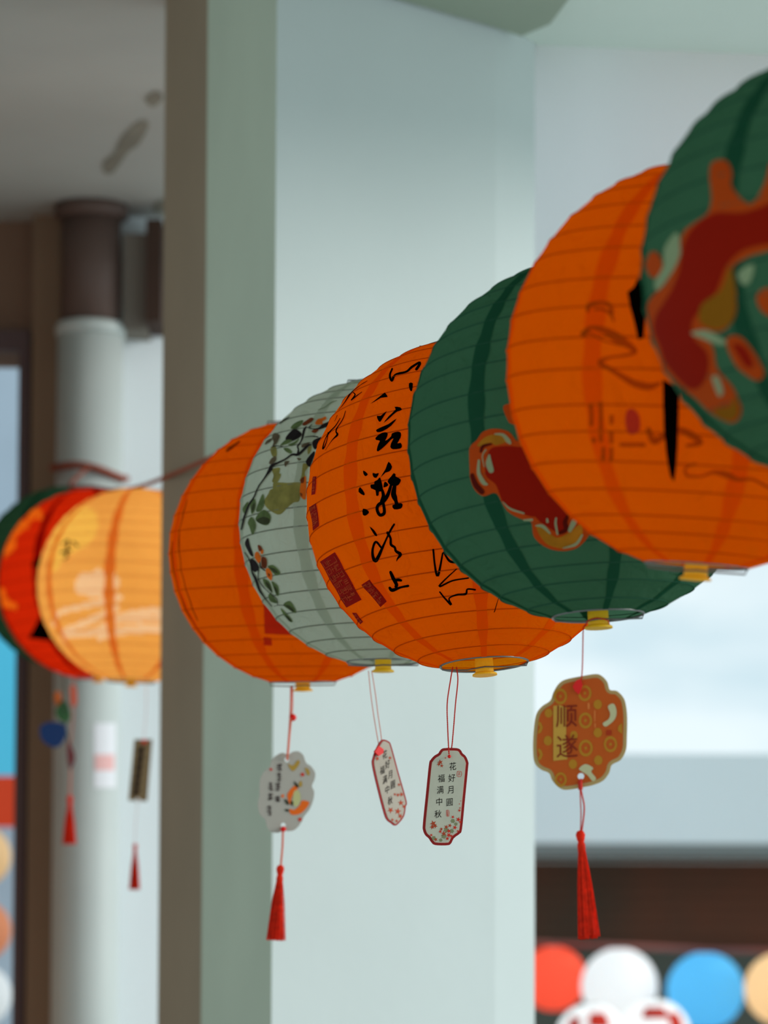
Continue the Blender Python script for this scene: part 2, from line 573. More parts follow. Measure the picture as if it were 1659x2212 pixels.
# ------------------------------------------------------------------ lanterns
NB = 18                                   # paper bands between the wire hoops
class Lantern:
    def __init__(s, label, cx, cy, rp_, d, roll, nod, seam0, mpaper, mseam, group, detail=1, cat='lantern', top=True, nlon=None, k=.25):
        s.c = P(cx, cy, d)
        s.R = rp_ * d / F * 1.003
        s.k = k
        s.th0 = math.asin(k)
        # roll: bottom swings to the right of the picture; nod: bottom swings towards the lens
        rot = Matrix.Rotation(-R(roll), 4, 'Y') @ Matrix.Rotation(-R(nod), 4, 'X')
        s.M = Matrix.Translation(s.c) @ rot
        s.Mi = s.M.inverted()
        s.seed = rnd.random() * 50
        s.jit = [0] + [rnd.uniform(-.10, .10) for _ in range(NB - 1)] + [0]
        s.detail = detail
        s.zr = s.R * math.cos(s.th0)
        s.root = empty('paper_lantern', s.M, label, cat, group)
        s.lab = label
        nl = nlon or (180 if detail else 72)
        sub = 6 if detail else 3
        vs, fs = [], []
        rows = NB * sub
        for j in range(rows + 1):
            for i in range(nl):
                vs.append(s.surf(j / sub, 2 * PI * i / nl))
        for j in range(rows):
            for i in range(nl):
                i2 = (i + 1) % nl
                fs.append((j * nl + i, (j + 1) * nl + i, (j + 1) * nl + i2, j * nl + i2))
        s.shade = mk('paper_shade', vs, fs, mpaper, s.root, True)
        # wire hoops under the paper
        me = None
        for b in range(1, NB):
            ring = [s.surf(b, 2 * PI * i / 64, .0001) for i in range(64)]
            mk('hoop', *tube(ring, .0006 if detail else .0008, 5, True), mseam[1], s.root, True)
        # glued paper overlaps running pole to pole
        for q in range(8):
            a0 = seam0 + q * PI / 4
            wv, wf = [], []
            rws = NB * 4
            for j in range(rws + 1):
                w = .052 * (1 + .12 * math.sin(j * .8 + q))
                for e in (-1, -.33, .33, 1):
                    wv.append(s.surf(j / 4, a0 + e * w, .00045))
            for j in range(rws):
                for e in range(3):
                    wf.append((j * 4 + e, (j + 1) * 4 + e, (j + 1) * 4 + e + 1, j * 4 + e + 1))
            mk('seam_strip', wv, wf, mseam[0], s.root, True)
        rr = s.R * k
        for sg, nm in ((-1, 'bottom_ring'), (1, 'top_ring')):
            ring = [Vector((rr * math.cos(2 * PI * i / 64), rr * math.sin(2 * PI * i / 64), sg * s.zr)) for i in range(64)]
            mk(nm, *tube(ring, .0010, 6, True), M_wire, s.root, True)
        # wire bracket with its bend, across the mouth
        for sg, nm in ((-1, 'wire_bracket'), (1, 'top_bracket')):
            z = sg * s.zr
            e = sg * .004
            pts = [(-rr, -.2 * rr, z + sg * -.002), (-rr * .96, -.2 * rr, z + e), (-rr * .4, -.08 * rr, z + e * 1.2), (0, -.010, z + e), (rr * .45, -.08 * rr, z + e), (rr * .96, -.05 * rr, z + e), (rr, .0, z)]
            mk(nm, *tube(pts, .0007, 6), M_wire, s.root, True)
        zz = -s.zr
        sp = [(0, zz + .014), (.0078, zz + .014), (.0084, zz + .002), (.0084, zz - .0075), (.0112, zz - .009), (.0114, zz - .0105), (0, zz - .0112)]
        mk('stopper', *lathe(sp, 28), M_yel, s.root, False)
        if top:
            hk = [Vector((0, .0035 * math.sin(t), s.zr + .005 + .0035 * (1 - math.cos(t)))) for t in [i * PI / 8 for i in range(15)]]
            mk('hook', *tube(hk, .0007, 5), M_wire, s.root, True)

    def surf(s, b, lon, off=0.0):
        """point on the paper, b = band coordinate 0..NB from the top"""
        i = min(NB - 1, int(b))
        u = b - i
        t = (s.jit[i] + i) * (1 - u) + (s.jit[i + 1] + i + 1) * u
        th = s.th0 + (PI - 2 * s.th0) * t / NB
        n1 = noise.noise(Vector((math.cos(lon) * 1.6, math.sin(lon) * 1.6, th * 2.2 + s.seed)))
        n2 = noise.noise(Vector((math.cos(lon) * 7, math.sin(lon) * 7, b * 1.3 + s.seed)))
        n3 = noise.noise(Vector((math.cos(lon) * 19, math.sin(lon) * 19, b * .8 + s.seed))) if s.detail else 0
        sag = math.sin(PI * u) ** .75 if 0 < u < 1 else 0
        r = s.R * (1 + .004 * n1 - sag * (.0052 + .0035 * n2)) + off
        r += s.R * (.0025 * n2 + .0022 * n3) * sag
        th2 = th + .006 * n1
        return Vector((r * math.sin(th2) * math.cos(lon), r * math.sin(th2) * math.sin(lon), r * math.cos(th)))

    def hit(s, x, y):
        """where the sight line through a photo pixel meets the paper: (band, longitude)"""
        o = s.Mi @ EYE
        d = (s.Mi.to_3x3() @ ray(x, y)).normalized()
        b = o.dot(d)
        c = o.dot(o) - s.R * s.R
        disc = b * b - c
        if disc < 0:
            disc = 0
        p = o + d * (-b - math.sqrt(disc))
        th = math.acos(max(-1, min(1, p.z / p.length)))
        t = (th - s.th0) / (PI - 2 * s.th0) * NB
        t = max(0.0, min(NB - .001, t))
        # undo the hoop jitter
        i = int(t)
        for k_ in (i - 1, i, i + 1):
            if 0 <= k_ < NB:
                a, e = s.jit[k_] + k_, s.jit[k_ + 1] + k_ + 1
                if a <= t <= e:
                    return k_ + (t - a) / (e - a), math.atan2(p.y, p.x)
        return t, math.atan2(p.y, p.x)

    def stick(s, name, items, m, off=.0006, cell=5.0):
        """items: 2D (verts, faces) or outlines in photo pixels, printed on the paper"""
        joined = len(items) > 45
        vs, fs = [], []
        for q, it in enumerate(items):
            if isinstance(it, tuple):
                v2, f2 = it
            else:
                v2, f2 = fill(it, (), cell)
            o = len(vs)
            for p in v2:
                b, l = s.hit(p[0], p[1])
                vs.append(s.surf(b, l, off))
            fs += [tuple(i + o for i in g) for g in f2]
            if not joined:
                ob = mk(name, vs, fs, m, s.root, True)
                vs, fs = [], []
        if joined:
            ob = mk(name, vs, fs, m, s.root, True)
            ob['kind'] = 'stuff'
        return ob

def seams(name, rgb, rgb2):
    return (mat(name + '_overlap', rgb, .8, trans=.64, spec=0), mat(name + '_over_wire', rgb2, .8, trans=.5, spec=0))

GL = 'paper lanterns strung in a row on the rope'
O_or = paper('orange_paper', (255, 146, 8))
S_or = seams('orange_paper', (248, 116, 4), (222, 96, 6))
O_gr = paper('green_paper', (94, 142, 110), .7)
S_gr = seams('green_paper', (48, 108, 78), (62, 112, 86))
O_wh = paper('white_paper', (206, 212, 196), .58, .03)
S_wh = seams('white_paper', (200, 206, 188), (138, 142, 124))

L1 = Lantern('orange paper lantern hanging behind the white flowered one, far end of the front row', 651, 1196, 287, 3.41, .8, -4.0, R(-115), O_or, S_or, GL)
L2 = Lantern('white paper lantern painted with leafy branches and orange blossoms', 827, 1130, 312, 3.09, .3, .5, R(-124), O_wh, S_wh, GL)
L3 = Lantern('orange paper lantern with black brush calligraphy and dark red seals', 1021, 1093, 361, 2.75, 4.0, 4.5, R(-136.5), O_or, S_or, GL, k=.262)
L4 = Lantern('green paper lantern with a red and gold curled print, behind an orange one', 1272, 954, 394, 2.42, 2.8, 2.0, R(-130), O_gr, S_gr, GL)
L5 = Lantern('large orange paper lantern with long black brush marks and grey-brown ink curls', 1536, 793, 446, 2.10, -4.0, -4.5, R(-129), O_or, S_or, GL)
L6 = Lantern('largest green paper lantern with a red branching print, cut by the right frame edge', 1852, 580, 472, 1.80, 2.0, 1.0, R(-133), O_gr, S_gr, GL)
GB = 'paper lanterns on the rope beyond the pillar'
O_lo = paper('pale_orange_paper', (255, 202, 112), .7)
S_lo = seams('pale_orange_paper', (252, 166, 78), (240, 170, 92))
O_re = paper('red_paper', (236, 60, 16), .6)
S_re = seams('red_paper', (170, 26, 10), (190, 34, 10))
L7 = Lantern('pale orange paper lantern with white cloud print, half hidden by the pillar edge', 292, 1266, 212, 5.10, -2, 0, R(-100), O_lo, S_lo, GB, 1)
L8 = Lantern('red paper lantern with yellow print, between pale orange and green ones', 203, 1262, 207, 5.46, 3, 0, R(-120), O_re, S_re, GB, 1)
L9 = Lantern('green paper lantern mostly hidden behind the red one', 150, 1248, 198, 5.82, 0, 0, R(-120), O_gr, S_gr, GB, 0)

def inner_light(parent, power, col=(1.0, .86, .66)):
    l = bpy.data.lights.new('lantern_inner_light', 'POINT')
    l.energy = power
    l.color = col
    l.shadow_soft_size = .02
    o = bpy.data.objects.new('lantern_inner_light', l)
    COL.objects.link(o)
    o.parent = parent
inner_light(L7.root, .42)  # light added inside to brighten the pale orange lantern
inner_light(L8.root, .45)  # light added inside to brighten the red lantern
# --- brush writing on the middle orange lantern
t1, t2, t3, t4 = T(640, 720, 5.184), T(780, 860, 5.025), T(640, 1080, 2.514), T(660, 1060, 5.53)
S = []
for pl in ([(175, 195), (215, 195), (285, 145), (240, 215), (208, 258), (185, 240)],
           [(365, 98), (430, 105), (445, 135), (400, 150), (350, 185), (245, 272), (300, 200), (380, 130)],
           [(388, 222), (330, 300), (240, 360), (185, 372), (163, 350), (200, 325), (300, 280)],
           [(160, 430), (230, 380), (290, 378), (285, 420), (262, 462), (300, 440), (330, 412), (340, 385), (400, 367), (435, 380), (430, 430), (395, 490), (430, 485), (445, 520), (430, 548), (350, 557), (318, 530), (330, 480), (352, 440), (325, 452), (270, 510), (190, 578), (170, 560), (185, 500), (203, 462), (165, 455)],
           [(25, 785), (75, 825), (50, 848), (28, 825)],
           [(125, 812), (160, 820), (195, 815), (170, 865), (135, 855)],
           [(25, 1200), (75, 1215), (88, 1245), (50, 1275), (22, 1265)],
           [(298, 690), (337, 745), (310, 795), (265, 810), (210, 865), (265, 770)],
           [(205, 860), (222, 890), (235, 960), (235, 1010), (195, 1015), (190, 1055), (162, 1058), (155, 1000), (110, 980), (108, 940), (145, 935), (150, 905), (180, 890)],
           [(290, 905), (330, 850), (355, 815), (378, 830), (378, 850), (430, 880), (428, 910), (395, 950), (330, 950)],
           [(345, 1160), (440, 1140), (452, 1170), (430, 1200), (360, 1207)],
           [(262, 905), (300, 945), (250, 970), (245, 950)],
           [(90, 1392), (150, 1440), (180, 1490), (160, 1495), (130, 1460)]):
    S.append(spline(tpoly(t2, pl, False), 2, True))
for pl in ([(720, 1722), (765, 1790), (755, 1815), (700, 1775)], [(1265, 565), (1310, 565), (1300, 650), (1275, 640)],
           [(830, 790), (980, 680), (1000, 675), (1025, 715), (950, 725)]):
    S.append(spline(tpoly(t1, pl, False), 2, True))
for st in ([(325, 950, 30), (285, 1060, 42), (235, 1130, 44), (190, 1160, 36), (178, 1215, 34), (205, 1268, 36), (250, 1250, 36), (252, 1180, 32), (238, 1120, 30)],
           [(230, 1000, 30), (242, 1060, 40), (225, 1120, 40)],
           [(365, 950, 38), (352, 1035, 56), (366, 1080, 56), (382, 1120, 38), (395, 1170, 50)],
           [(360, 1370, 22), (330, 1420, 24), (270, 1540, 20), (225, 1640, 30), (190, 1720, 38), (160, 1765, 40), (130, 1720, 32), (125, 1640, 26), (160, 1560, 26), (215, 1620, 22)],
           [(290, 1460, 30), (320, 1520, 26), (325, 1590, 30), (365, 1620, 26), (380, 1660, 28), (430, 1695, 36), (400, 1740, 18), (385, 1772, 5)],
           [(320, 1890, 30), (345, 1940, 38), (385, 2020, 38), (380, 2045, 34)],
           [(375, 1975, 28), (410, 1972, 34), (435, 1978, 28)],
           [(312, 2060, 30), (340, 2085, 40), (430, 2055, 24), (510, 2040, 28)]):
    S.append(ribbon(tp(t2, st)))
for st in ([(1075, 400, 22), (1050, 465, 24), (1070, 530, 28), (1110, 470, 24), (1160, 455, 32), (1240, 435, 28), (1300, 380, 26), (1390, 335, 26), (1350, 410, 34)],
           [(790, 530, 5), (690, 600, 9), (600, 690, 12), (480, 860, 5)],
           [(640, 665, 9), (655, 690, 14), (612, 750, 12), (680, 690, 10), (730, 655, 7)],
           [(550, 870, 7), (520, 960, 11), (450, 1090, 13), (460, 1135, 22), (400, 1200, 8), (330, 1310, 4)],
           [(460, 920, 6), (430, 985, 4)],
           [(490, 950, 7), (440, 1040, 13), (380, 1110, 14), (320, 1200, 10), (298, 1290, 20), (320, 1270, 12), (348, 1190, 8), (365, 1110, 8)]):
    S.append(ribbon(tp(t1, st)))
for st in ([(745, 270, 11), (752, 350, 11), (770, 412, 14), (795, 290, 9)],
           [(870, 375, 6), (775, 470, 10), (850, 440, 9), (935, 425, 8)],
           [(780, 500, 8), (840, 570, 12), (830, 535, 8), (870, 515, 10), (920, 510, 12), (930, 485, 9), (972, 488, 9)],
           [(1100, 530, 3), (1075, 608, 5)], [(800, 285, 8), (830, 330, 14), (860, 340, 12)]):
    S.append(ribbon(tp(t3, st)))
L3.stick('brush_stroke', S, M_ink, .0008, 4.0)

def quadseal(L, q, f, rows, cols, seed):
    q = [f(*p)[:2] for p in q]
    L.stick('seal_print', [q], M_seal, .0008, 5)
    rs = random.Random(seed)
    lines = []
    def bl(u, v):
        a = Vector(q[0]).lerp(Vector(q[1]), u)
        b = Vector(q[3]).lerp(Vector(q[2]), u)
        p = a.lerp(b, v)
        return (p.x, p.y)
    wu = .10 / cols * (Vector(q[1]) - Vector(q[0])).length * 1.1
    for c in range(cols):
        for r_ in range(rows):
            u0, u1 = .10 + .82 * c / cols, .10 + .82 * (c + .82) / cols
            v0, v1 = .06 + .88 * r_ / rows, .06 + .88 * (r_ + .80) / rows
            for k in range(5):
                if rs.random() < .5:
                    v_ = v0 + (v1 - v0) * rs.random()
                    a, b = bl(u0, v_), bl(u1, v_)
                else:
                    u_ = u0 + (u1 - u0) * rs.choice((0, .33, .66, 1))
                    a, b = bl(u_, v0), bl(u_, v0 + (v1 - v0) * rs.uniform(.4, 1))
                lines.append(ribbon([a + (wu,), b + (wu,)], 3))
    L.stick('seal_lettering', lines, M_seall, .0012)
quadseal(L3, [(130, 335), (210, 283), (355, 540), (272, 585)], t3, 6, 3, 1)
quadseal(L3, [(355, 460), (398, 432), (492, 550), (458, 580)], t3, 4, 2, 2)
quadseal(L3, [(303, 612), (327, 612), (364, 660), (350, 674)], t3, 3, 1, 3)
quadseal(L3, [(190, 1605), (230, 1602), (208, 1800), (168, 1812)], t1, 4, 1, 4)
quadseal(L3, [(45, 200), (130, 150), (168, 420), (95, 478)], t4, 4, 2, 5)

# --- painted branches on the white lantern
b1, b2, b3 = T(560, 880, 7.9), T(500, 800, 3.35), T(500, 1140, 6.38)
tan = mat('olive_wash', (150, 140, 74), .8, trans=.35, spec=.1, vary=.35, vscale=70)
olv = mat('dark_olive_leaf_paint', (62, 66, 40), .8, trans=.2, spec=.1, vary=.4, vscale=90)
grl = mat('green_leaf_paint', (96, 112, 66), .8, trans=.25, spec=.1, vary=.4, vscale=90)
brk = mat('black_branch_paint', (26, 18, 18), .8, spec=.1)
brn = mat('brown_leaf_paint', (104, 88, 66), .8, trans=.3, spec=.1, vary=.4, vscale=90)
blo = mat('orange_blossom_paint', (232, 108, 24), .8, trans=.3, spec=.1, vary=.2, vscale=60)
rus = mat('rust_blossom_paint', (120, 52, 20), .8, trans=.2, spec=.1, vary=.4, vscale=90)
L2.stick('olive_stain', [tpoly(b1, p) for p in ([(240, 1290), (320, 1280), (500, 1290), (720, 1290), (710, 1450), (680, 1600), (580, 1630), (420, 1780), (340, 1830), (250, 1800), (120, 1700), (80, 1600), (150, 1480), (190, 1410), (240, 1380)],
    [(200, 700), (290, 680), (290, 830), (220, 830)], [(220, 1060), (350, 1030), (340, 1120), (370, 1150), (310, 1280), (220, 1270), (240, 1160)],
    [(750, 960), (840, 1000), (780, 1100), (780, 1200), (690, 1260), (720, 1160)], [(820, 700), (890, 650), (880, 740), (830, 800)])], tan, .0006, 4)
L2.stick('dark_leaf', [tpoly(b1, p) for p in ([(445, 540), (520, 430), (620, 375), (720, 440), (700, 500), (600, 560), (520, 580)], [(930, 560), (1080, 500), (1040, 600), (960, 720), (910, 650)],
    [(830, 860), (930, 750), (950, 800), (900, 950), (860, 1020), (800, 950)], [(1060, 300), (1200, 240), (1180, 330), (1080, 340)])] +
    [tpoly(b3, p) for p in ([(190, 200), (235, 140), (260, 250), (310, 390), (260, 370), (200, 270)], [(265, 440), (320, 440), (385, 550), (330, 610), (280, 570)])], brk, .0009, 3)
L2.stick('green_leaf', [tpoly(b1, p) for p in ([(550, 330), (620, 260), (740, 220), (740, 270), (680, 340), (620, 380), (550, 370)], [(360, 650), (450, 560), (560, 560), (500, 620), (400, 650)], [(420, 700), (500, 700), (560, 760), (530, 790), (450, 750)], [(500, 640), (600, 590), (680, 530), (640, 610), (560, 665)])] +
    [tpoly(b2, p) for p in ([(135, 960), (170, 930), (175, 1000), (150, 1040)], [(180, 1010), (225, 895), (240, 960), (215, 1020)], [(175, 1075), (235, 1010), (285, 1050), (270, 1115), (220, 1115)], [(120, 1100), (150, 1060), (180, 1120), (160, 1190), (130, 1130)], [(80, 1000), (120, 950), (120, 1000), (100, 1040)])] +
    [tpoly(b3, p) for p in ([(505, 530), (580, 515), (670, 600), (670, 640), (620, 650), (550, 590)], [(440, 700), (520, 740), (570, 890), (520, 850), (460, 790)], [(555, 735), (640, 800), (660, 900), (640, 935), (590, 850)], [(515, 920), (560, 910), (630, 1010), (620, 1040), (540, 1010)], [(720, 1065), (780, 1010), (830, 1030), (900, 1155), (850, 1155)], [(675, 1110), (760, 1170), (835, 1270), (830, 1300), (780, 1270)])], grl, .0010, 3)
L2.stick('leaf_dark_patch', [tpoly(b2, p) for p in ([(185, 1085), (235, 1060), (280, 1080), (265, 1112), (220, 1112)], [(150, 985), (170, 960), (168, 1000), (155, 1025)])] +  # darker olive paint within the leaves
    [tpoly(b3, p) for p in ([(530, 545), (600, 560), (650, 620), (600, 610)], [(470, 740), (520, 780), (560, 880), (510, 830)], [(590, 800), (630, 840), (645, 910), (610, 870)], [(750, 1070), (800, 1070), (870, 1140), (820, 1130)], [(740, 1190), (800, 1240), (825, 1285), (780, 1262)])], olv, .0013, 3)
L2.stick('brown_leaf', [tpoly(b1, p) for p in ([(225, 520), (270, 450), (330, 460), (355, 500), (300, 620), (230, 680), (250, 590)], [(100, 640), (140, 570), (230, 530), (180, 600)], [(170, 960), (200, 880), (280, 830), (290, 900), (230, 970)], [(730, 640), (860, 600), (840, 640), (740, 690)], [(440, 930), (520, 920), (500, 960), (450, 1020)], [(640, 860), (720, 880), (680, 910)])], brn, .0010, 3)
L2.stick('orange_blossom', [tpoly(b1, p) for p in ([(950, 270), (990, 200), (1060, 180), (1130, 155), (1140, 200), (1080, 240), (1080, 290), (990, 300)], [(720, 1300), (800, 1180), (800, 1560), (700, 1500)])] +
    [tpoly(b3, p) for p in ([(330, 350), (370, 330), (415, 400), (390, 490), (340, 430)], [(475, 570), (520, 560), (570, 640), (550, 725), (490, 650)], [(400, 300), (440, 300), (445, 350), (420, 360)])], blo, .0010, 3)
L2.stick('rust_blossom', [tpoly(b1, p) for p in ([(740, 290), (800, 230), (880, 180), (930, 200), (880, 260), (780, 320)], [(890, 410), (960, 370), (1020, 380), (960, 440)], [(715, 1230), (770, 1190), (770, 1290), (720, 1290)], [(700, 1460), (740, 1480), (730, 1530)])] +
    [tpoly(b3, p) for p in ([(370, 240), (410, 250), (430, 300), (390, 320)], [(430, 400), (490, 420), (495, 520), (470, 560), (420, 530)], [(510, 620), (540, 640), (530, 670)])], rus, .0013, 3)
L2.stick('painted_branch', [ribbon([(x_, y_, w_ * 1.35) for x_, y_, w_ in tp(b1, p)], 4) for p in ([(0, 1340, 18), (100, 1200, 20), (200, 1060, 45), (230, 1000, 40), (330, 950, 28), (450, 890, 22), (560, 810, 25), (650, 810, 35), (720, 760, 30), (830, 660, 26), (890, 640, 16)],
    [(660, 800, 34), (670, 720, 20), (660, 670, 20), (710, 600, 18), (740, 520, 26), (765, 400, 30), (810, 340, 12)], [(820, 350, 9), (900, 370, 10), (1000, 370, 22), (1100, 330, 40), (1200, 270, 50)],
    [(780, 510, 8), (900, 495, 12), (1000, 510, 18)], [(210, 690, 5), (300, 665, 12), (420, 680, 8)], [(360, 290, 10), (440, 230, 14), (530, 180, 12)], [(890, 370, 8), (860, 340, 10), (900, 300, 8)], [(700, 430, 6), (640, 480, 6), (560, 560, 5)])] +
    [ribbon([(x_, y_, w_ * 1.5) for x_, y_, w_ in tp(b2, p)], 4) for p in ([(205, 830, 7), (170, 910, 7), (130, 970, 9), (100, 1060, 11), (75, 1150, 8)],)] +
    [ribbon([(x_, y_, w_ * 1.5) for x_, y_, w_ in tp(b3, p)], 4) for p in ([(190, 340, 8), (260, 450, 10), (290, 610, 14), (350, 710, 26), (390, 850, 20), (470, 960, 10), (560, 1080, 7)], [(380, 560, 10), (380, 680, 8), (430, 800, 8), (520, 880, 6), (630, 970, 6), (640, 1060, 5)], [(400, 470, 8), (410, 540, 14), (470, 590, 8)], [(590, 1080, 4), (660, 1062, 5), (740, 1068, 6)])], brk, .0013)
L2.stick('faint_twig', [ribbon([(688, 886, .8), (702, 880, 1), (716, 870, 1.4), (728, 866, .8)], 4)], grl, .0012)

# --- prints on the far orange lantern
c1 = T(360, 880, 3.457)
rsq = mat('translucent_red_print', (205, 52, 16), .8, trans=.5, spec=.1)
L1.stick('red_square_print', [[c1(*p)[:2] for p in ((722, 1390), (732, 1690), (1010, 1702), (1010, 1400))], [c1(*p)[:2] for p in ((724, 1712), (726, 1775), (786, 1780), (784, 1720))]], rsq, .0008, 6)
L1.stick('ink_smudge', [ribbon(tp(c1, p), 4) for p in ([(450, 325, 16), (500, 290, 22), (545, 255, 10)],)], M_ink2, .0008)
L1.stick('edge_stroke', [ribbon(tp(c1, p), 4) for p in ([(42, 1000, 4), (40, 1080, 8), (52, 1210, 7), (95, 1380, 4), (160, 1540, 9), (210, 1620, 4), (290, 1740, 7)], [(150, 690, 3), (125, 790, 6), (98, 900, 4), (90, 1010, 8), (100, 1120, 5), (120, 1260, 5), (180, 1460, 7), (230, 1590, 5)])], M_ink2, .0008)

# --- curled red and gold print on the nearer green lantern
g1 = T(980, 900, 5.184)
dred = mat('deep_red_print', (176, 30, 6), .8, trans=.45, spec=.1)
ored = mat('orange_red_print', (226, 84, 20), .8, trans=.45, spec=.1)
gold = mat('gold_print', (206, 140, 34), .8, trans=.45, spec=.1, vary=.3, vscale=60)
cre = mat('pale_print_highlight', (178, 196, 150), .8, trans=.5, spec=.1)
drk = mat('dark_maroon_print', (96, 16, 4), .8, trans=.3, spec=.1)
L4.stick('red_print', [tpoly(g1, [(180, 360), (260, 260), (330, 170), (460, 135), (620, 170), (740, 290), (1000, 300), (1500, 900), (1560, 1200), (1500, 1350), (1380, 1470), (1220, 1505), (1050, 1470), (900, 1350), (870, 1180), (760, 1150), (600, 1060), (480, 860), (330, 890), (220, 800), (180, 620)]), tpoly(g1, [(560, -120), (700, -130), (760, 70), (640, 80), (590, 0)])], ored, .0007, 6)
L4.stick('deep_red_field', [tpoly(g1, [(400, 380), (560, 330), (740, 340), (1000, 360), (1400, 900), (1300, 1080), (1230, 1110), (1100, 1110), (900, 1120), (780, 1090), (600, 1010), (530, 900), (470, 760), (360, 640)]), tpoly(g1, [(920, 1100), (1250, 1080), (1260, 1250), (1200, 1310), (1050, 1230)])], dred, .0010, 6)
L4.stick('gold_print', [tpoly(g1, p) for p in ([(270, 320), (360, 230), (470, 200), (580, 230), (600, 280), (480, 320), (420, 290), (330, 330)], [(930, 1210), (1000, 1230), (1150, 1350), (1300, 1290), (1420, 1200), (1440, 1330), (1340, 1440), (1200, 1470), (1050, 1420), (960, 1320)])], gold, .0012, 5)
L4.stick('dark_print', [ribbon(tp(g1, p), 4) for p in ([(430, 305, 20), (340, 330, 34), (310, 390, 26)], [(1290, 1090, 30), (1250, 1170, 50), (1260, 1260, 50), (1190, 1300, 36)], [(215, 650, 40), (250, 760, 60), (320, 840, 60)])], drk, .0014)
L4.stick('pale_highlight', [ribbon(tp(g1, p), 4) for p in ([(470, 195, 14), (560, 205, 34), (620, 270, 50), (640, 295, 30)], [(405, 430, 20), (400, 520, 70), (430, 600, 60)], [(290, 490, 26), (290, 620, 40), (340, 730, 50), (380, 755, 24)], [(560, 950, 10), (640, 1030, 22), (790, 1080, 18)], [(790, 1155, 16), (880, 1150, 30)], [(1370, 1120, 50), (1340, 1190, 60), (1300, 1270, 40)], [(925, 1215, 14), (1000, 1220, 40), (1080, 1300, 20)], [(1440, 1320, 20), (1370, 1420, 34), (1230, 1465, 14)], [(1050, 1140, 20), (1055, 1170, 26)], [(1150, 1130, 20), (1145, 1200, 24), (1165, 1310, 20)], [(370, 370, 14), (330, 440, 12), (350, 560, 8)])], cre, .0016)

# --- ink on the big orange lantern
h1 = T(1080, 540, 2.865)
L5.stick('black_brush_mark', [tpoly(h1, p, False) for p in ([(790, 262), (830, 230), (855, 180), (900, 200), (900, 420), (892, 545), (858, 556), (835, 460), (810, 360)],
    [(1008, 800), (1110, 860), (1106, 1020), (1100, 1200), (1092, 1330), (1078, 1432), (1055, 1400), (1030, 1260), (1015, 1100)])], M_ink, .0009, 6)
L5.stick('brown_ink_mark', [ribbon(tp(h1, p), 5) for p in ([(545, 380, 18), (555, 345, 30), (620, 325, 18), (680, 340, 22), (690, 390, 26), (640, 370, 16), (590, 370, 12)], [(690, 400, 20), (705, 440, 12)],
    [(520, 520, 44), (560, 480, 22), (640, 495, 40), (720, 540, 60), (790, 585, 44), (838, 630, 26), (760, 655, 18), (680, 665, 18), (620, 695, 32), (680, 735, 26), (760, 785, 34), (830, 825, 44), (920, 845, 44), (990, 825, 18)],
    [(540, 500, 10), (640, 560, 12), (760, 590, 14)],
    [(920, 1110, 30), (950, 1180, 44), (1000, 1160, 40), (1100, 1110, 30), (1180, 1140, 44), (1240, 1190, 36), (1160, 1210, 20)], [(750, 1205, 26), (890, 1205, 26)],
    [(1210, 1320, 14), (1150, 1345, 16), (1160, 1395, 18), (1250, 1400, 14), (1320, 1375, 22), (1400, 1390, 44), (1470, 1420, 26), (1560, 1420, 18), (1640, 1460, 18), (1720, 1500, 12)])] +
    [ribbon(tp(h1, [(x, a, 24), (x, b, 24)]), 2) for x, a, b in ((565, 960, 1080), (625, 950, 1010), (625, 1030, 1180), (690, 1030, 1070), (690, 1130, 1190), (640, 1230, 1290), (690, 1230, 1295), (580, 1170, 1185))], mat('faded_brown_ink', (196, 92, 10), .8, trans=.6, spec=0), .0008)
L5.stick('oval_seal_print', [tpoly(h1, [(775, 1050), (790, 990), (830, 985), (862, 1030), (865, 1110), (825, 1140), (790, 1120)])], mat('pinkish_red_print', (200, 62, 34), .8, trans=.5, spec=.1), .0009, 5)

# --- branching print on the largest green lantern
k1 = T(1360, 130, 2.378)
L6.stick('red_print', [tpoly(k1, p) for p in ([(415, 560), (450, 515), (500, 520), (530, 580), (525, 650), (600, 735), (650, 720), (700, 620), (740, 520), (860, 560), (860, 930), (711, 980), (610, 1010), (530, 1070), (550, 1200), (540, 1320), (480, 1390), (400, 1400), (430, 1480), (450, 1580), (530, 1680), (575, 1790), (540, 1860), (460, 1840), (340, 1740), (200, 1610), (150, 1500), (100, 1330), (100, 1240), (200, 1120), (270, 900), (330, 840), (420, 760)],
    [(500, 1430), (570, 1420), (660, 1530), (690, 1610), (650, 1645), (560, 1580), (510, 1500)], [(655, 1210), (720, 1170), (800, 1260), (760, 1320), (680, 1290)])], ored, .0007, 12)
L6.stick('deep_red_field', [tpoly(k1, p) for p in ([(300, 900), (430, 790), (600, 780), (850, 700), (850, 900), (600, 970), (500, 1060), (440, 1200), (330, 1330), (330, 1420), (400, 1500), (400, 1620), (330, 1690), (220, 1600), (160, 1480), (130, 1330), (240, 1140)], [(530, 1460), (590, 1470), (640, 1560), (600, 1570)])], dred, .0010, 12)
L6.stick('red_spot', [tpoly(k1, [(90, 1050), (110, 990), (150, 990), (175, 1050), (155, 1110), (110, 1110)])], ored, .0012, 10)
L6.stick('gold_print', [tpoly(k1, p) for p in ([(360, 1330), (380, 1250), (470, 1180), (520, 1060), (548, 1200), (535, 1330), (470, 1380), (400, 1370)], [(440, 1790), (520, 1770), (545, 1720), (560, 1810), (520, 1850), (460, 1830)])], mat('olive_gold_print', (170, 112, 30), .8, trans=.45, spec=0), .0012, 10)
L6.stick('pale_highlight', [tpoly(k1, p) for p in ([(190, 960), (250, 885), (270, 980), (230, 1080), (160, 1180), (135, 1140), (180, 1060)], [(320, 1400), (400, 1385), (500, 1440), (470, 1460), (390, 1430)], [(430, 1630), (460, 1620), (485, 1700), (460, 1720)], [(560, 1090), (640, 1050), (620, 1140), (580, 1150)])], cre, .0014, 10)

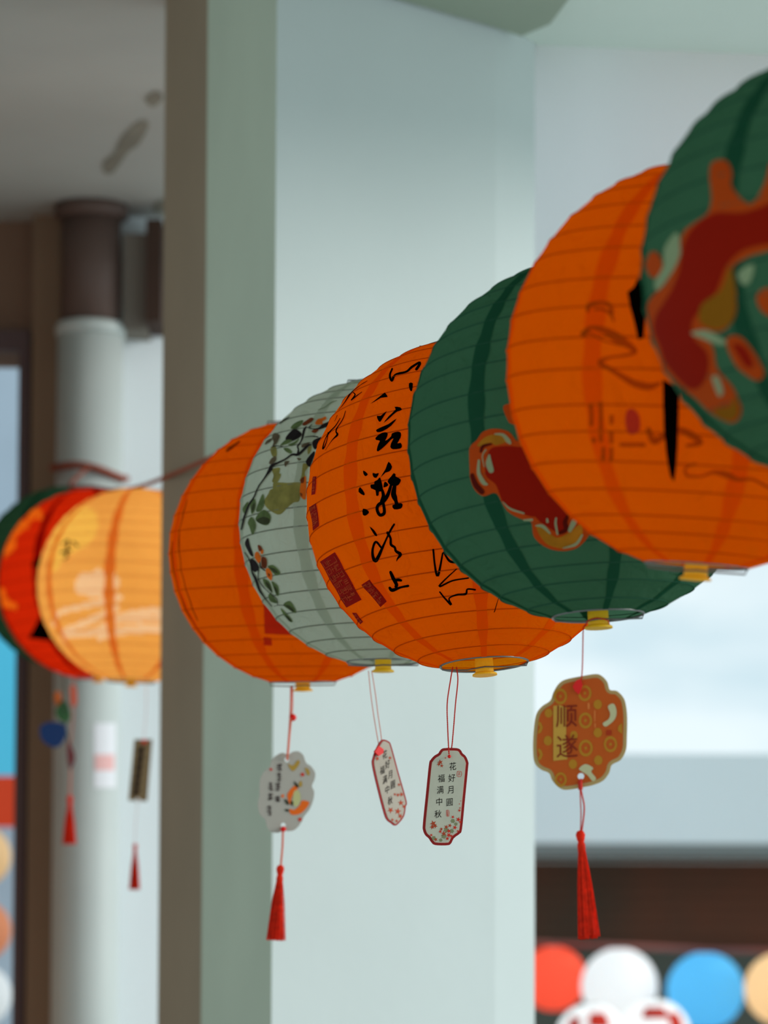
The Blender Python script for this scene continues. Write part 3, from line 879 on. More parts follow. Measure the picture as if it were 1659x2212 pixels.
# --- prints on the lanterns beyond the pillar
m1 = T(0, 940, 2.087)
wpr = mat('white_print', (255, 250, 238), .8, trans=.66, spec=0)
def dye(L, items, m):
    """paper of another colour where a print leaves the shade undyed"""
    me = L.shade.data
    me.materials.append(m)
    k = len(me.materials) - 1
    polys = []
    for it in items:
        if isinstance(it, tuple):
            polys += [[it[0][q] for q in f_] for f_ in it[1]]
        else:
            polys.append(it)
    Wm = L.M
    Ci = CM.to_3x3().inverted()
    for p in me.polygons:
        if p.center.y > .3 * L.R:
            continue
        v_ = Ci @ (Wm @ p.center - EYE)
        q = (CXP - F * v_.x / v_.z, CYP + F * v_.y / v_.z)
        if any(inside(q, pl) for pl in polys):
            p.material_index = k
dye(L7, [tpoly(m1, [(300, 360), (370, 320), (430, 350), (440, 430), (390, 500), (310, 540), (240, 620), (215, 560), (240, 440)])], paper('pale_yellow_paper', (255, 226, 120)))
dye(L7, [tpoly(m1, [(335, 680), (350, 640), (370, 615), (400, 625), (440, 600), (480, 625), (525, 625), (530, 690), (470, 700), (450, 735), (390, 725), (350, 710)])] + [ribbon(tp(m1, p), 4) for p in ([(245, 850, 26), (270, 800, 26), (400, 765, 30), (530, 735, 40)], [(300, 940, 20), (285, 890, 24), (380, 850, 34), (530, 775, 30)], [(310, 900, 30), (420, 890, 34), (560, 820, 44), (725, 790, 40)], [(450, 910, 34), (560, 880, 40), (725, 870, 44)], [(560, 830, 30), (725, 830, 24)])], paper('undyed_white_paper', (255, 238, 212)))
L7.stick('ink_stroke', [ribbon(tp(m1, p), 3) for p in ([(285, 490, 8), (310, 475, 10), (300, 540, 12)], [(275, 530, 9), (320, 520, 9)], [(330, 480, 8), (350, 500, 10)], [(290, 560, 7), (310, 545, 7)])], M_ink, .0013)
dye(L8, [ribbon(tp(m1, p), 3) for p in ([(14, 520, 30), (40, 470, 44), (60, 480, 30)], [(70, 440, 34), (100, 400, 44), (120, 410, 26)], [(135, 375, 30), (165, 345, 40), (180, 370, 24)], [(5, 700, 30), (15, 750, 44), (70, 775, 26)], [(25, 540, 20), (60, 500, 26)])], paper('orange_yellow_paper', (255, 150, 36)))
L8.stick('black_print', [tpoly(m1, [(180, 820), (250, 930), (130, 915)], False), tpoly(m1, [(140, 590), (185, 540), (180, 600)], False)], M_ink, .0012, 8)

# ------------------------------------------------------------------ rope
tops = []
for L in (L6, L5, L4, L3, L2, L1, L7, L8, L9):
    tops.append(L.M @ Vector((0, -.0, L.zr + .009)))
e0 = tops[0] + (tops[0] - tops[1]) * 2.5 + Vector((.15, 0, .1))
e1 = Vector((pc.x + pr * .1, pc.y - pr - .016, Z(1022)))
pth = spline([tuple(e0)] + [tuple(t) for t in tops] + [tuple(e1)], 12)
v, f = tube(pth, .0036, 8)
o = mk('hanging_rope', v, f, M_rope, None, True)
tag(o, 'long brown rope that carries the row of lanterns past the pillar', 'rope')

# ------------------------------------------------------------------ hanging tags
class Card:
    def __init__(s, name, label, cx, cy, d, yaw, group='paper tags hanging under the lanterns', cat='tag'):
        s.o = P(cx, cy, d)
        s.d = d
        s.n = Vector((math.sin(R(yaw)), -math.cos(R(yaw)), 0))
        s.root = empty(name, Matrix.Translation(s.o), label, cat, group)
        s.Mi = s.root.matrix_world.inverted()

    def w(s, x, y, off=0.0):
        r = ray(x, y)
        t = (s.o - EYE).dot(s.n) / r.dot(s.n)
        return s.Mi @ (EYE + r * t + s.n * off)

    def slab(s, name, poly, m, thick, off=0.0, holes=()):
        v2, fs = fill(poly, holes)
        n = len(v2)
        vs = [s.w(x, y, off) for x, y in v2] + [s.w(x, y, off - thick) for x, y in v2]
        cnt = {}
        for g in fs:
            for a, b in zip(g, g[1:] + g[:1]):
                cnt[(a, b)] = 1
        side = [(a, b, b + n, a + n) for (a, b) in cnt if (b, a) not in cnt]
        return mk(name, vs, list(fs) + [tuple(i + n for i in g[::-1]) for g in fs] + side, m, s.root)

    def prnt(s, name, items, m, off=.0003):
        vs, fs = [], []
        for it in items:
            v2, f2 = it if isinstance(it, tuple) else fill(it)
            o = len(vs)
            vs += [s.w(x, y, off) for x, y in v2]
            fs += [tuple(i + o for i in g) for g in f2]
        ob = mk(name, vs, fs, m, s.root)
        if len(items) > 1:
            ob['kind'] = 'stuff'
        return ob

    def cord(s, name, pts, rad, m, twist=False, d=None):
        """pts: (x, y, depth) along the cord"""
        p3 = [s.Mi @ P(x, y, dd) for x, y, dd in spline(pts, 8)]
        if not twist:
            return mk(name, *tube(p3, rad, 6), m, s.root, True)
        fine = []
        L = 0
        for a, b in zip(p3, p3[1:]):
            k = max(1, int((b - a).length / .0006))
            fine += [a.lerp(b, q / k) for q in range(k)]
        parts = []
        for ph in (0, PI):
            q = []
            for i, p in enumerate(fine):
                a = i * .0006 / .0032 * 2 * PI + ph
                q.append(p + Vector((math.cos(a), math.sin(a), 0)) * rad * .55)
            parts.append(tube(q, rad * .6, 5))
        return mk(name, *merge(parts), m, s.root, True)

    def tassel(s, x0, y0, x1, y1, w, d, seed=1):
        a = s.Mi @ P(x0, y0, d)
        b = s.Mi @ P(x1, y1, d)
        wd_ = w / F * d / 2
        ax = b - a
        Lh = ax.length
        rot = ax.to_track_quat('Z', 'Y').to_matrix().to_4x4()
        Mx = Matrix.Translation(a) @ rot
        h = wd_ * .42
        mk('tassel_head', *lathe([(0, 0), (h * .7, .001), (h, h * 1.0), (h * .8, h * 2.0), (h * .62, h * 2.5), (h * .85, h * 3.2), (h * .8, h * 4.6), (0, h * 4.8)], 16, Mx), M_tas, s.root, True)
        rs = random.Random(seed)
        parts = [lathe([(0, h * 3), (h * .6, h * 3.2), (wd_ * .62, Lh * .6), (wd_ * .74, Lh * .965), (0, Lh * .95)], 20, Mx)]
        for k in range(110):
            an = rs.uniform(0, 2 * PI)
            q = math.sqrt(rs.random())
            r0, r1 = h * .6 * max(q, .6), wd_ * max(q, .35)
            dz = rs.uniform(-.02, .005) * Lh
            pts = [Mx @ Vector((r0 * math.cos(an), r0 * math.sin(an), h * 3)), Mx @ Vector(((r0 * .45 + r1 * .55) * math.cos(an), (r0 * .45 + r1 * .55) * math.sin(an), Lh * .5)), Mx @ Vector((r1 * math.cos(an + .1), r1 * math.sin(an + .1), Lh + dz))]
            parts.append(tube(pts, .00042, 4))
        fr_ = mk('fringe', *merge(parts), M_tas, s.root)
        fr_['kind'] = 'stuff'

    def bead(s, x, y, d, r, m=None):
        c = s.Mi @ P(x, y, d)
        prof = [(0, -r), (r * .5, -r * .85), (r * .9, -r * .4), (r, 0), (r * .9, r * .4), (r * .5, r * .85), (0, r)]
        mk('bead', *lathe(prof, 14, Matrix.Translation(c)), m or M_red, s.root, True)

def circ(cx, cy, r, n=16, sy=1.0):
    return [(cx + r * math.cos(2 * PI * i / n), cy + r * sy * math.sin(2 * PI * i / n)) for i in range(n)]

def inset(poly, k):
    """move every outline point inwards by k pixels"""
    n = len(poly)
    ar = sum(poly[i][0] * poly[(i + 1) % n][1] - poly[(i + 1) % n][0] * poly[i][1] for i in range(n))
    sg = 1 if ar > 0 else -1
    out = []
    for i in range(n):
        a, b = Vector(poly[i - 1]), Vector(poly[(i + 1) % n])
        t = (b - a).normalized()
        out.append((poly[i][0] - t.y * k * sg, poly[i][1] + t.x * k * sg))
    return out

M_dkr = mat('dark_red_card_border', (150, 14, 10), .6)
M_bei = mat('beige_card_paper', (196, 194, 174), .7, vary=.08, vscale=60)
M_pk = mat('pale_pink_card_line', (232, 170, 150), .7)
M_wc = mat('greyish_white_card', (188, 182, 170), .7, trans=.15)
M_mpl = mat('rust_maple_print', (176, 66, 34), .8)
M_mpg = mat('green_maple_print', (132, 136, 98), .8)
M_mpr = mat('red_maple_print', (206, 44, 24), .8)

def star(cx, cy, r, a0, n=5, sq=.38):
    return [(cx + (r if i % 2 == 0 else r * sq) * math.cos(a0 + PI * i / n), cy + (r if i % 2 == 0 else r * sq) * math.sin(a0 + PI * i / n)) for i in range(2 * n)]

# tag in focus: 花好月圆 福满中秋
u = T(900, 1600, 9.217)
out3 = tpoly(u, [(545, 148), (800, 148), (880, 190), (915, 250), (980, 310), (1030, 430), (1025, 540), (965, 1150), (905, 1750), (860, 1850), (780, 1910), (730, 1960), (690, 2040), (620, 2082), (370, 2078), (290, 2020), (240, 1945), (170, 1880), (128, 1780), (125, 1650), (185, 1060), (245, 480), (280, 380), (350, 300), (430, 250), (470, 190)])
dT3 = 2.66
c = Card('hanging_tag', 'beige tag with dark red border and black writing, under the calligraphy lantern', 962, 1720, dT3, 3)
hole = circ(*u(648, 315)[:2], 3.0)
c.slab('card', out3, M_dkr, .0012, 0, [hole])
c.slab('pink_line', inset(out3, 5.6), M_pk, .0002, .00025, [hole])
c.slab('face', inset(out3, 6.3), M_bei, .0002, .0005, [hole])
c.prnt('writing', [glyphs('花好月圓', 4, u, [(720, 510), (700, 742), (675, 980), (655, 1225)], 168, .12, .86), glyphs('福满中秋', 4, u, [(490, 750), (470, 980), (450, 1215), (425, 1460)], 168, .12, .86)], M_ink, .0007)
c.prnt('red_stamp', [ribbon(tp(u, p), 2) for p in ([(812, 612, 9), (890, 618, 9), (882, 712, 9), (805, 706, 9), (812, 612, 9)], [(830, 640, 8), (870, 640, 8)], [(825, 668, 7), (868, 672, 7)], [(848, 630, 7), (842, 700, 7)], [(595, 1390, 9), (640, 1390, 9), (640, 1500, 9), (598, 1500, 9), (595, 1390, 9)], [(617, 1400, 10), (617, 1490, 16)])], M_mpr, .0007)
rs = random.Random(3)
A_, B_, C_ = [], [], []
for (x, y, r_) in ((470, 430, 60), (440, 470, 45), (500, 500, 40), (330, 1650, 70), (310, 1720, 55), (370, 1700, 50), (590, 1720, 50), (660, 1690, 45), (540, 1850, 60), (490, 1760, 40), (380, 1970, 45)):
    A_.append([u(*p)[:2] for p in star(x, y, r_, rs.random() * 3)])
for (x, y, r_) in ((720, 1520, 38), (830, 1570, 55), (850, 1390, 36), (860, 1340, 22), (470, 1810, 40), (640, 1800, 50), (760, 1730, 50), (640, 1880, 56), (610, 1950, 44), (690, 1900, 40), (290, 1880, 34), (870, 1620, 36), (850, 1260, 16), (880, 1200, 14), (570, 345, 20), (820, 1800, 30)):
    B_.append([u(*p)[:2] for p in star(x, y, r_, rs.random() * 3)])
for (x, y, r_) in ((540, 1900, 60), (720, 1600, 50), (780, 1660, 40), (340, 1940, 50), (590, 1780, 60), (700, 1800, 50), (480, 1980, 40)):
    C_.append([u(*p)[:2] for p in star(x, y, r_, rs.random() * 3, 6, .7)])
c.prnt('leaf_print', C_, M_mpg, .0006)
c.prnt('maple_print', A_, M_mpl, .0007)
c.prnt('red_maple_print', B_, M_mpr, .0008)
dr3 = (L3.M @ Vector((-L3.R * .1, -.03, -L3.zr))).y
hz = (L3.M @ Vector((-L3.R * L3.k * .62, -.020, -L3.zr - .0048)))
c.cord('cord', [(978, 1441, hz.y), (973, 1470, 2.70), (966, 1520, 2.68), (967, 1570, 2.67), (969, 1614, dT3 - .003), (970, 1630, dT3 - .003)], .0006, M_cord, True)
c.cord('cord', [(986, 1441, hz.y), (989, 1470, 2.70), (984, 1520, 2.68), (980, 1570, 2.67), (976, 1612, dT3 + .003), (971, 1632, dT3 + .002)], .0006, M_cord, True)
c.bead(970.5, 1634, dT3 - .003, .0016)

# tilted tag under the white lantern
u = T(540, 1480, 3.814)
dT2 = 3.03
out2 = tpoly(u, [(1065, 480), (1095, 448), (1140, 462), (1165, 500), (1225, 720), (1290, 950), (1285, 1000), (1270, 1080), (1225, 1140), (1195, 1158), (1165, 1138), (1130, 1110), (1105, 1050), (1055, 860), (1010, 660), (1015, 600), (1035, 540)])
c = Card('hanging_tag', 'narrow tilted tag with red border and writing, under the white lantern', 842, 1690, dT2, 45)
c.slab('card', out2, M_dkr, .0012)
c.slab('face', inset(out2, 3.6), mat('greyish_beige_card_paper', (176, 168, 152), .7, vary=.08, vscale=60), .0002, .0004)
c.prnt('writing', [glyphs('花好月圓', 4, u, [(1108, 572), (1130, 652), (1152, 738), (1174, 820)], 74, .5, .55), glyphs('福满中秋', 4, u, [(1087, 700), (1108, 778), (1128, 860), (1152, 950)], 74, .5, .55)], M_ink, .0007)
c.prnt('maple_print', [[u(*p)[:2] for p in star(x, y, r_, r_)] for x, y, r_ in ((1045, 605, 22), (1150, 600, 16), (1155, 1030, 28), (1215, 1040, 30), (1240, 970, 26), (1190, 900, 14), (1215, 905, 18), (1245, 900, 22), (1225, 820, 16), (1235, 1080, 24), (1205, 1120, 16), (1170, 1110, 16), (1265, 1000, 18))], M_mpl, .0007)
h2 = L2.M @ Vector((-.02, -.01, -L2.zr - .0048))
c.cord('cord', [(796, 1449, h2.y), (801, 1500, 3.07), (808, 1550, 3.05), (817, 1603, dT2 - .003), (820, 1616, dT2 - .004)], .00045, M_cordp, True)
c.cord('cord', [(803, 1449, h2.y), (811, 1500, 3.07), (816, 1540, 3.05), (824, 1598, dT2 + .004), (820, 1616, dT2 + .0)], .00045, M_cordp, True)
c.slab('red_knot', [u(*p)[:2] for p in ((1045, 500), (1085, 530), (1082, 560), (1045, 585), (1012, 550))], M_red, .002, .003)

# flower-shaped tag under the far orange lantern
u = T(540, 1600, 10.05)
dT1 = 3.36
out1 = tpoly(u, [(560, 330), (700, 262), (830, 300), (930, 240), (1060, 235), (1160, 320), (1220, 480), (1330, 560), (1415, 700), (1400, 850), (1345, 985), (1395, 1110), (1370, 1300), (1290, 1500), (1180, 1640), (1100, 1800), (980, 1930), (860, 1965), (740, 1955), (600, 2000), (450, 1970), (370, 1860), (330, 1710), (220, 1600), (170, 1380), (205, 1190), (205, 1050), (220, 850), (300, 680), (430, 560), (470, 430)])
c = Card('hanging_tag', 'flower-shaped greyish tag with orange fish-like print and red tassel', 620, 1710, dT1, 8)
hs = [circ(*u(800, 415)[:2], 5.0), circ(*u(725, 1835)[:2], 5.5)]
c.slab('card', out1, M_wc, .0016, 0, hs)
c.prnt('orange_print', [tpoly(u, p) for p in ([(960, 980), (1060, 1000), (960, 1130), (900, 1250), (880, 1400), (820, 1260), (820, 1140)], [(860, 1480), (960, 1500), (1080, 1400), (1130, 1300), (1280, 1330), (1250, 1430), (1130, 1560), (1000, 1610), (880, 1590)], [(680, 1180), (735, 1170), (735, 1230), (690, 1230)])], mat('orange_card_print', (232, 104, 20), .8), .0004)
c.prnt('gold_print', [tpoly(u, p) for p in ([(830, 500), (930, 540), (1040, 420), (1080, 480), (1010, 600), (930, 660), (860, 590)], [(1190, 590), (1270, 620), (1300, 720), (1250, 750)], [(1080, 880), (1130, 900), (1120, 1000), (1060, 980)])], mat('gold_card_print', (176, 140, 56), .8), .0004)
c.prnt('pale_print', [tpoly(u, [(960, 1100), (1060, 1090), (1100, 1250), (1050, 1400), (960, 1420), (930, 1280)])], mat('pale_olive_card_print', (190, 188, 130), .8), .0005)
c.prnt('dark_leaf_print', [tpoly(u, p) for p in ([(740, 1280), (800, 1290), (850, 1370), (800, 1390)], [(890, 1310), (940, 1330), (920, 1410), (880, 1380)], [(750, 1490), (830, 1490), (850, 1530), (790, 1540)], [(950, 890), (1000, 910), (1060, 1000), (1000, 1010)])], mat('dark_green_card_print', (52, 52, 30), .8), .0006)
c.prnt('red_dot_print', [circ(*u(1140, 735)[:2], 4), circ(*u(1085, 1710)[:2], 4), circ(*u(455, 625)[:2], 3)], M_mpr, .0005)
rs = random.Random(11)
wr = []
for (x, y, w_, h_) in ((640, 580, 120, 150), (640, 790, 110, 190), (610, 1000, 110, 180), (610, 1270, 110, 120), (455, 1000, 90, 180), (450, 1220, 110, 150), (430, 1520, 110, 220)):
    for k in range(4):
        yy = y - h_ / 2 + h_ * (k + .5) / 4
        wr.append(ribbon(tp(u, [(x - w_ * rs.uniform(.25, .5), yy + rs.uniform(-8, 8), 22), (x + w_ * rs.uniform(.25, .5), yy - rs.uniform(0, 16), 16)]), 2))
    wr.append(ribbon(tp(u, [(x + rs.uniform(-20, 20), y - h_ / 2, 22), (x + rs.uniform(-20, 20), y + h_ / 2, 18)]), 2))
c.prnt('writing', wr, mat('dark_maroon_ink', (46, 18, 20), .8), .0006)
h1_ = L1.M @ Vector((-.018, -.01, -L1.zr))
c.cord('cord', [(629, 1484, h1_.y), (628, 1530, 3.38), (625, 1580, 3.36), (621, 1632, dT1 - .003), (620, 1642, dT1)], .0011, M_cordp)
c.cord('cord', [(632, 1484, h1_.y), (632, 1530, 3.38), (627, 1580, 3.36), (622, 1640, dT1 + .002)], .0006, M_cordp)
c.bead(632.5, 1550, 3.372, .0042)
c.cord('cord', [(612, 1786, dT1 - .002), (611, 1800, dT1 - .002), (610, 1830, dT1), (606, 1876, dT1)], .0012, M_cordp)
c.bead(612, 1791, dT1 - .004, .0032)
c.tassel(606, 1868, 596, 2032, 42, dT1, 5)

# orange quatrefoil tag under the near green lantern
u = T(1140, 1440, 7.213)
dT4 = 2.36
out4 = tpoly(u, [(590, 200), (840, 148), (1060, 115), (1160, 150), (1240, 240), (1280, 360), (1390, 380), (1490, 480), (1530, 600), (1550, 800), (1545, 1100), (1530, 1300), (1450, 1450), (1310, 1530), (1270, 1650), (1180, 1770), (1030, 1840), (850, 1880), (600, 1920), (480, 1880), (380, 1770), (330, 1660), (200, 1600), (110, 1500), (80, 1300), (90, 1000), (130, 750), (220, 620), (350, 530), (400, 400), (480, 270)])
c = Card('hanging_tag', 'orange four-lobed tag with tan border, coin print and long red tassel', 1255, 1580, dT4, -6)
hl = [circ(*u(828, 1708)[:2], 7.2, 20)]
c.slab('card', out4, mat('tan_card_border', (196, 168, 106), .6, trans=.15), .0018, 0, hl)
c.slab('face', inset(out4, 8.4), mat('orange_card_face', (206, 92, 10), .6, trans=.15), .0003, .0006, hl)
M_cn = mat('mustard_coin_print', (184, 128, 28), .8)
coins = []
for x, y, r_ in ((510, 465, 105), (890, 415, 105), (900, 840, 105), (905, 1270, 110), (1290, 1210, 105), (515, 1760, 95)):
    o_, i_ = [u(*p)[:2] for p in circ(x, y, r_, 20, 1.2)], [u(*p)[:2] for p in circ(x, y, r_ * .66, 16, 1.2)]
    coins.append(fill(o_, [i_]))
    coins.append([u(*p)[:2] for p in circ(x, y, r_ * .25, 4, 1.2)])
for x, y, r_ in ((325, 725, 62), (1092, 590, 66), (1092, 1030, 66), (1100, 1460, 66), (705, 1520, 66), (315, 1155, 66), (720, 1070, 60)):
    coins.append([u(*p)[:2] for p in circ(x, y, r_, 14, 1.15)])
for x, y, a, b in ((180, 950, -60, 60), (180, 1370, -60, 60)):
    coins.append([u(*p)[:2] for p in [(x - 20, y - 100), (x + 30, y - 75), (x + 58, y), (x + 30, y + 75), (x - 20, y + 100), (x - 20, y + 60), (x + 10, y), (x - 20, y - 60)]])
coins.append([u(*p)[:2] for p in [(1470, 880), (1410, 930), (1405, 1000), (1475, 1050)]])
for cn in coins:
    c.prnt('coin_print', [cn], M_cn, .0009)
c.prnt('tan_panel', [[u(*p)[:2] for p in ((400, 615), (500, 600), (600, 640), (600, 1020), (600, 1300), (620, 1445), (400, 1470))]], mat('tan_card_print', (200, 156, 62), .8), .0012)
c.prnt('writing', [glyphs('顺', 1, u, [(605, 775)], 385, .05, .92), glyphs('遂', 1, u, [(615, 1240)], 385, .05, .92)], mat('maroon_card_ink', (128, 34, 8), .8), .0016)
c.prnt('pale_rabbit_print', [tpoly(u, p) for p in ([(1250, 620), (1340, 580), (1385, 700), (1350, 830), (1220, 935), (1170, 885), (1260, 820), (1285, 730)], [(800, 1590), (900, 1520), (1020, 1580), (990, 1640), (1065, 1740), (1010, 1785), (930, 1690), (850, 1640)])], mat('pale_green_card_print', (196, 196, 150), .8), .0012)
c.prnt('small_print', [ribbon(tp(u, p), 2) for p in ([(950, 580, 34), (950, 650, 34)], [(1045, 690, 22), (1045, 850, 16)], [(1050, 890, 22), (1050, 950, 20)])], mat('light_orange_card_print', (224, 130, 60), .8), .0012)
c.prnt('red_square_print', [[u(*p)[:2] for p in ((1225, 990), (1305, 990), (1305, 1070), (1220, 1070))]], mat('dull_red_card_print', (170, 52, 10), .8), .0012)
h4 = L4.M @ Vector((-.012, -.004, -L4.zr - .006))
c.cord('cord', [(1264, 1350, h4.y), (1260, 1360, h4.y - .01), (1259, 1400, 2.38), (1258, 1440, 2.37), (1256, 1468, dT4 - .004)], .0005, M_cord)
c.cord('wrapped_cord', [(1264, 1352, h4.y), (1272, 1340, h4.y - .006), (1290, 1335, h4.y - .008), (1312, 1340, h4.y - .005), (1316, 1350, h4.y)], .0005, M_cord)
c.slab('red_knot', [u(*p)[:2] for p in ((830, 195), (860, 300), (800, 440), (740, 390), (700, 320), (760, 220))], M_red, .003, .0045)
c.cord('cord', [(1255, 1682, dT4 - .004), (1254, 1700, dT4 - .004), (1257, 1716, dT4), (1262, 1748, dT4), (1256, 1800, dT4)], .0007, M_cord)
c.cord('cord', [(1253, 1684, dT4 - .004), (1253, 1702, dT4 - .004), (1254, 1730, dT4), (1255, 1760, dT4), (1254, 1800, dT4)], .0005, M_cord)
c.cord('cord_wrap', [(1253, 1686, dT4 - .003), (1254, 1706, dT4 - .003)], .0018, M_cord)
c.tassel(1253, 1793, 1272, 2028, 50, dT4, 8)

# tags beyond the pillar
GT = 'tags hanging from the lanterns beyond the pillar'
dT5 = 5.0
c = Card('hanging_tag', 'small brown rectangular tag with dark writing and red tassel left of the pillar', 305, 1665, dT5, 0, GT)
c.slab('card', [(290, 1597), (329, 1597), (318, 1731), (277, 1729)], mat('kraft_card', (150, 124, 88), .7, vary=.2, vscale=80), .0016)
c.prnt('writing', [ribbon([(308 - k * 2.2, 1615 + k * 18, 9), (303 - k * 2.2, 1624 + k * 18, 12)], 2) for k in range(6)], mat('dark_maroon_ink', (1, 1, 1)), .0006)
c.cord('cord', [(316, 1478, 5.08), (315, 1540, 5.03), (310, 1604, dT5 - .004)], .0006, mat('pale_pink_cord', (226, 196, 196), .7))
c.cord('cord', [(298, 1728, dT5 - .002), (293, 1780, dT5), (291, 1828, dT5)], .0006, mat('pale_pink_cord', (1, 1, 1)))
c.bead(311, 1602, dT5 - .004, .004)
c.bead(297, 1729, dT5 - .004, .004, mat('white_knot', (230, 226, 224), .6))
c.tassel(292, 1822, 290, 1922, 24, dT5, 4)
dT6 = 5.3
c = Card('hanging_ornament', 'dark blue and green hanging ornament with red tassel under the red lantern', 118, 1590, dT6, 0, GT, 'ornament')
bl = mat('dark_blue_ornament', (20, 60, 120), .5, trans=.2)
c.slab('blue_charm', spline([(88, 1570), (110, 1560), (140, 1566), (142, 1590), (128, 1612), (108, 1612), (90, 1596)], 4, True), bl, .012, .006)
c.slab('green_charm', spline([(120, 1540), (132, 1516), (146, 1520), (152, 1552), (136, 1560)], 4, True), mat('green_ornament', (64, 120, 72), .5, trans=.3), .008, .004)
c.slab('orange_charm', spline([(118, 1500), (130, 1494), (134, 1520), (122, 1524)], 4, True), mat('orange_ornament', (214, 120, 50), .5, trans=.3), .006, .004)
c.slab('pink_charm', spline([(152, 1484), (164, 1484), (166, 1520), (154, 1524)], 4, True), mat('pink_ornament', (220, 120, 96), .5, trans=.3), .006, .004)
c.cord('cord', [(140, 1462, 5.42), (140, 1500, dT6), (140, 1560, dT6), (150, 1608, dT6)], .0016, mat('dark_green_cord', (60, 80, 62), .7))
c.slab('maroon_charm', spline([(146, 1600), (158, 1620), (162, 1640), (152, 1662), (146, 1640)], 4, True), mat('maroon_ornament', (110, 40, 44), .5), .006, .004)
c.cord('cord', [(160, 1462, 5.42), (159, 1500, dT6 - .002), (157, 1560, dT6), (152, 1610, dT6)], .0008, M_cordp)
c.cord('cord', [(153, 1655, dT6), (152, 1690, dT6), (151, 1722, dT6)], .0012, M_cordp)
c.tassel(151, 1718, 150, 1824, 32, dT6, 6)

# ------------------------------------------------------------------ across the street
d1 = 12.5
M_conc = mat('pale_concrete', (222, 232, 234), .8, vary=.06, vscale=.8)
M_brd = mat('dark_brown_boards', (112, 64, 44), .8, vary=.35, vscale=1.3, noisecol=(84, 66, 52))
zs0, zs1 = P(1400, 1822, d1).z, P(1400, 1628, d1).z
root = empty('opposite_building', Matrix.Translation((2.0, d1, 0)), 'pale concrete balcony slab with dark boarded storey beneath, across the street', 'building')
def rel(vf, o=(2.0, d1, 0)):
    return [v - Vector(o) for v in vf[0]], vf[1]
mk('balcony_slab', *rel(box((-6, d1, zs0), (10, d1 + 4, zs1))), M_conc, root)
mk('soffit_lip', *rel(box((-6, d1 + .02, zs0 - .05), (10, d1 + .5, zs0))), mat('grey_soffit', (130, 136, 134), .8), root)
mk('rear_wall', *rel(box((-6, d1 + 1.6, -1), (10, d1 + 1.8, zs0 - .05))), mat('dim_rear_wall', (110, 70, 50), .9), root)
bi = 0
for i in range(9):
    z0 = 1.52 + i * .052
    mk('board', *rel(box((-6, d1 + .55, z0), (10, d1 + .58 + .004 * (i % 2), z0 + .046))), M_brd, root)
mk('lower_rail', *rel(box((-6, d1 + .5, -.2), (10, d1 + .6, 1.5))), mat('grey_green_railing_wall', (84, 88, 80), .9), root)
v, f = box((-14, 4.8, -.3), (14, 30, -.2))
o = mk('street', v, f, mat('light_bounce_paving', (206, 206, 200), .9, vary=.1))  # unseen ground, made pale and wide to bounce light upwards
tag(o, kind='structure')

GF = 'round lanterns strung across the street'
def far(label, x, y, r_, d, m, bands=14, extra=None):
    c0 = P(x, y, d)
    Rr = r_ * d / F
    root = empty('round_lantern', Matrix.Translation(c0), label, 'lantern', GF)
    inner_light(root, .36, (1, .97, .92))
    prof = []
    for j in range(bands * 2 + 1):
        th = .22 + (PI - .44) * j / (bands * 2)
        rr = Rr * (1 - (.012 if j % 2 else 0))
        prof.append((rr * math.sin(th), rr * math.cos(th)))
    mk('paper_shade', *lathe(prof, 40), m, root, True)
    for sg in (-1, 1):
        ring = [Vector((Rr * .22 * math.cos(2 * PI * i / 20), Rr * .22 * math.sin(2 * PI * i / 20), sg * Rr * .976)) for i in range(20)]
        mk('rim', *tube(ring, .002, 5, True), M_wire, root)
    if extra:
        vs, fs = [], []
        for (a0, a1, t0, t1_) in extra:
            o_ = len(vs)
            for j in range(5):
                for i in range(5):
                    a = R(-90) + R(a0 + (a1 - a0) * i / 4)
                    th = R(t0 + (t1_ - t0) * j / 4)
                    vs.append(Vector((math.sin(th) * math.cos(a), math.sin(th) * math.sin(a), math.cos(th))) * Rr * 1.006)
            fs += [(o_ + j * 5 + i, o_ + j * 5 + i + 1, o_ + (j + 1) * 5 + i + 1, o_ + (j + 1) * 5 + i) for j in range(4) for i in range(4)]
        mk('red_print', vs, fs, M_mpr, root, True)
    return c0, Rr
F_w = paper('far_white_paper', (253, 254, 255), .6, .02)
F_b = paper('far_blue_paper', (120, 214, 255), .6, .02)
F_r = paper('far_red_paper', (255, 112, 84), .6, .02)
F_c = paper('far_cream_paper', (255, 224, 180), .6, .02)
fc = []
for a in (('red round lantern hanging beside the pillar edge, across the street', 1196, 2114, 71, 12.1, F_r),
          ('white round lantern hanging between a red and a blue one, across the street', 1338, 2130, 83, 11.9, F_w),
          ('blue round lantern hanging across the street', 1524, 2140, 84, 11.9, F_b),
          ('cream round lantern at the right frame edge, across the street', 1686, 2136, 78, 11.7, F_c)):
    fc.append(far(*a))
far('white lantern with red print low under the red one, across the street', 1278, 2246, 78, 11.5, F_w, extra=[(-10, 30, 40, 70), (-50, -25, 50, 75)])
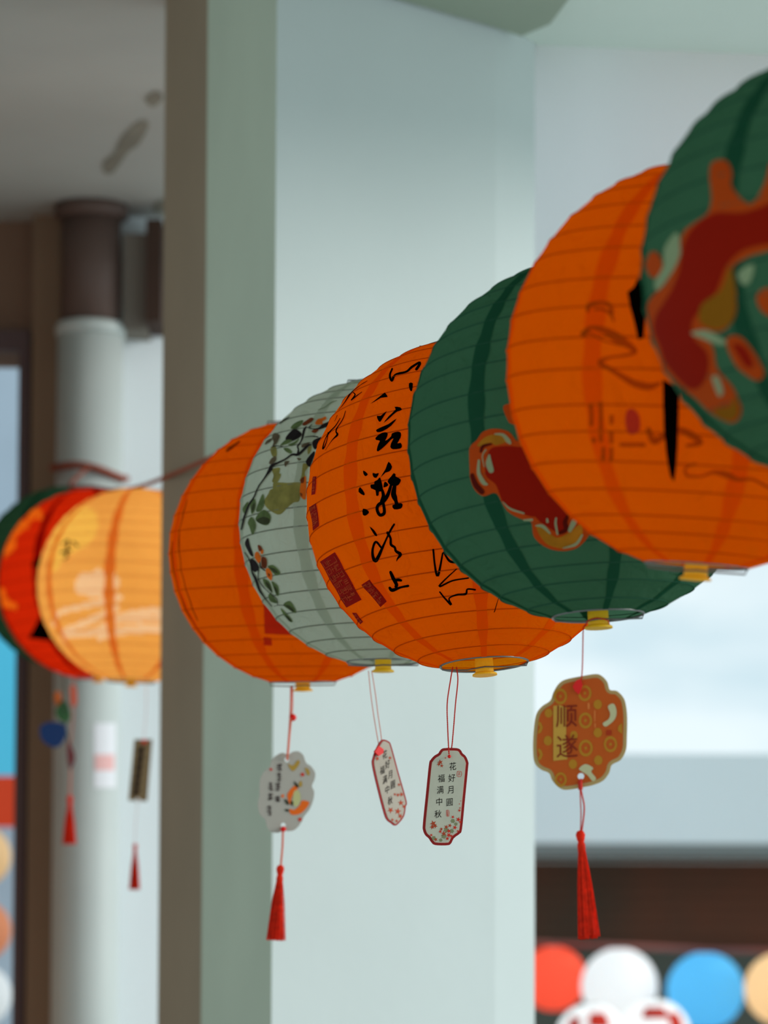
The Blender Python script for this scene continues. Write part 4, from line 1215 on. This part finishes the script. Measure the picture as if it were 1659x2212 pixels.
far('white lantern with red print low between white and blue ones, across the street', 1414, 2236, 78, 11.2, F_w, extra=[(-30, 20, 38, 62), (20, 50, 50, 80)])
pts = [tuple(P(900, 2030, 12.0))] + [tuple(c0 + Vector((0, 0, Rr * .976 + .01))) for c0, Rr in fc] + [tuple(P(1950, 2060, 12.0))]
v, f = tube(spline(pts, 6), .012, 6)
o = mk('far_rope', v, f, mat('dull_pink_rope', (140, 84, 76), .8))
tag(o, 'dull pink rope carrying the round lanterns across the street', 'rope')

# seen through the doorway at the left edge
v, f = box((P(-260, 1500, 10).x, 10, 0), (P(60, 1500, 10).x, 10.1, 3.6))
o = mk('wall_beyond', v, f, mat('blue_grey_wall', (186, 200, 214), .8, vary=.06))
tag(o, kind='structure')
zz = lambda y: P(10, y, 9.6).z
root = empty('shop_banner', Matrix.Translation((P(-100, 1500, 9.6).x, 9.6, zz(1530))), 'cyan banner with a red band below, seen through the doorway at left edge', 'banner')
def bb(y0, y1, m, nm):
    vs, fs = box((P(-220, 1500, 9.6).x, 9.6, zz(y1)), (P(42, 1500, 9.6).x, 9.64, zz(y0)))
    mk(nm, [v_ - root.location for v_ in vs], fs, m, root)
bb(1290, 1676, mat('cyan_banner', (96, 214, 250), .6), 'cyan_panel')
bb(1676, 1786, mat('red_banner', (232, 70, 30), .6), 'red_panel')
for k, (y, m, lb) in enumerate(((1850, F_c, 'cream lantern hanging below the cyan banner in the doorway'), (2010, paper('far_peach_paper', (240, 170, 130), .5), 'peach lantern hanging lowest but one in the doorway'), (2150, F_w, 'pale lantern hanging lowest in the doorway'))):
    c0 = P(-42, y, 9.2 - .07 * k)
    Rr = 66 * 9.2 / F
    rt = empty('doorway_lantern', Matrix.Translation(c0), lb, 'lantern', 'lanterns seen through the doorway')
    prof = [(Rr * (1 - (.012 if j % 2 else 0)) * math.sin(.22 + (PI - .44) * j / 24), Rr * (1 - (.012 if j % 2 else 0)) * math.cos(.22 + (PI - .44) * j / 24)) for j in range(25)]
    mk('paper_shade', *lathe(prof, 32), m, rt, True)

bpy.context.view_layer.update()
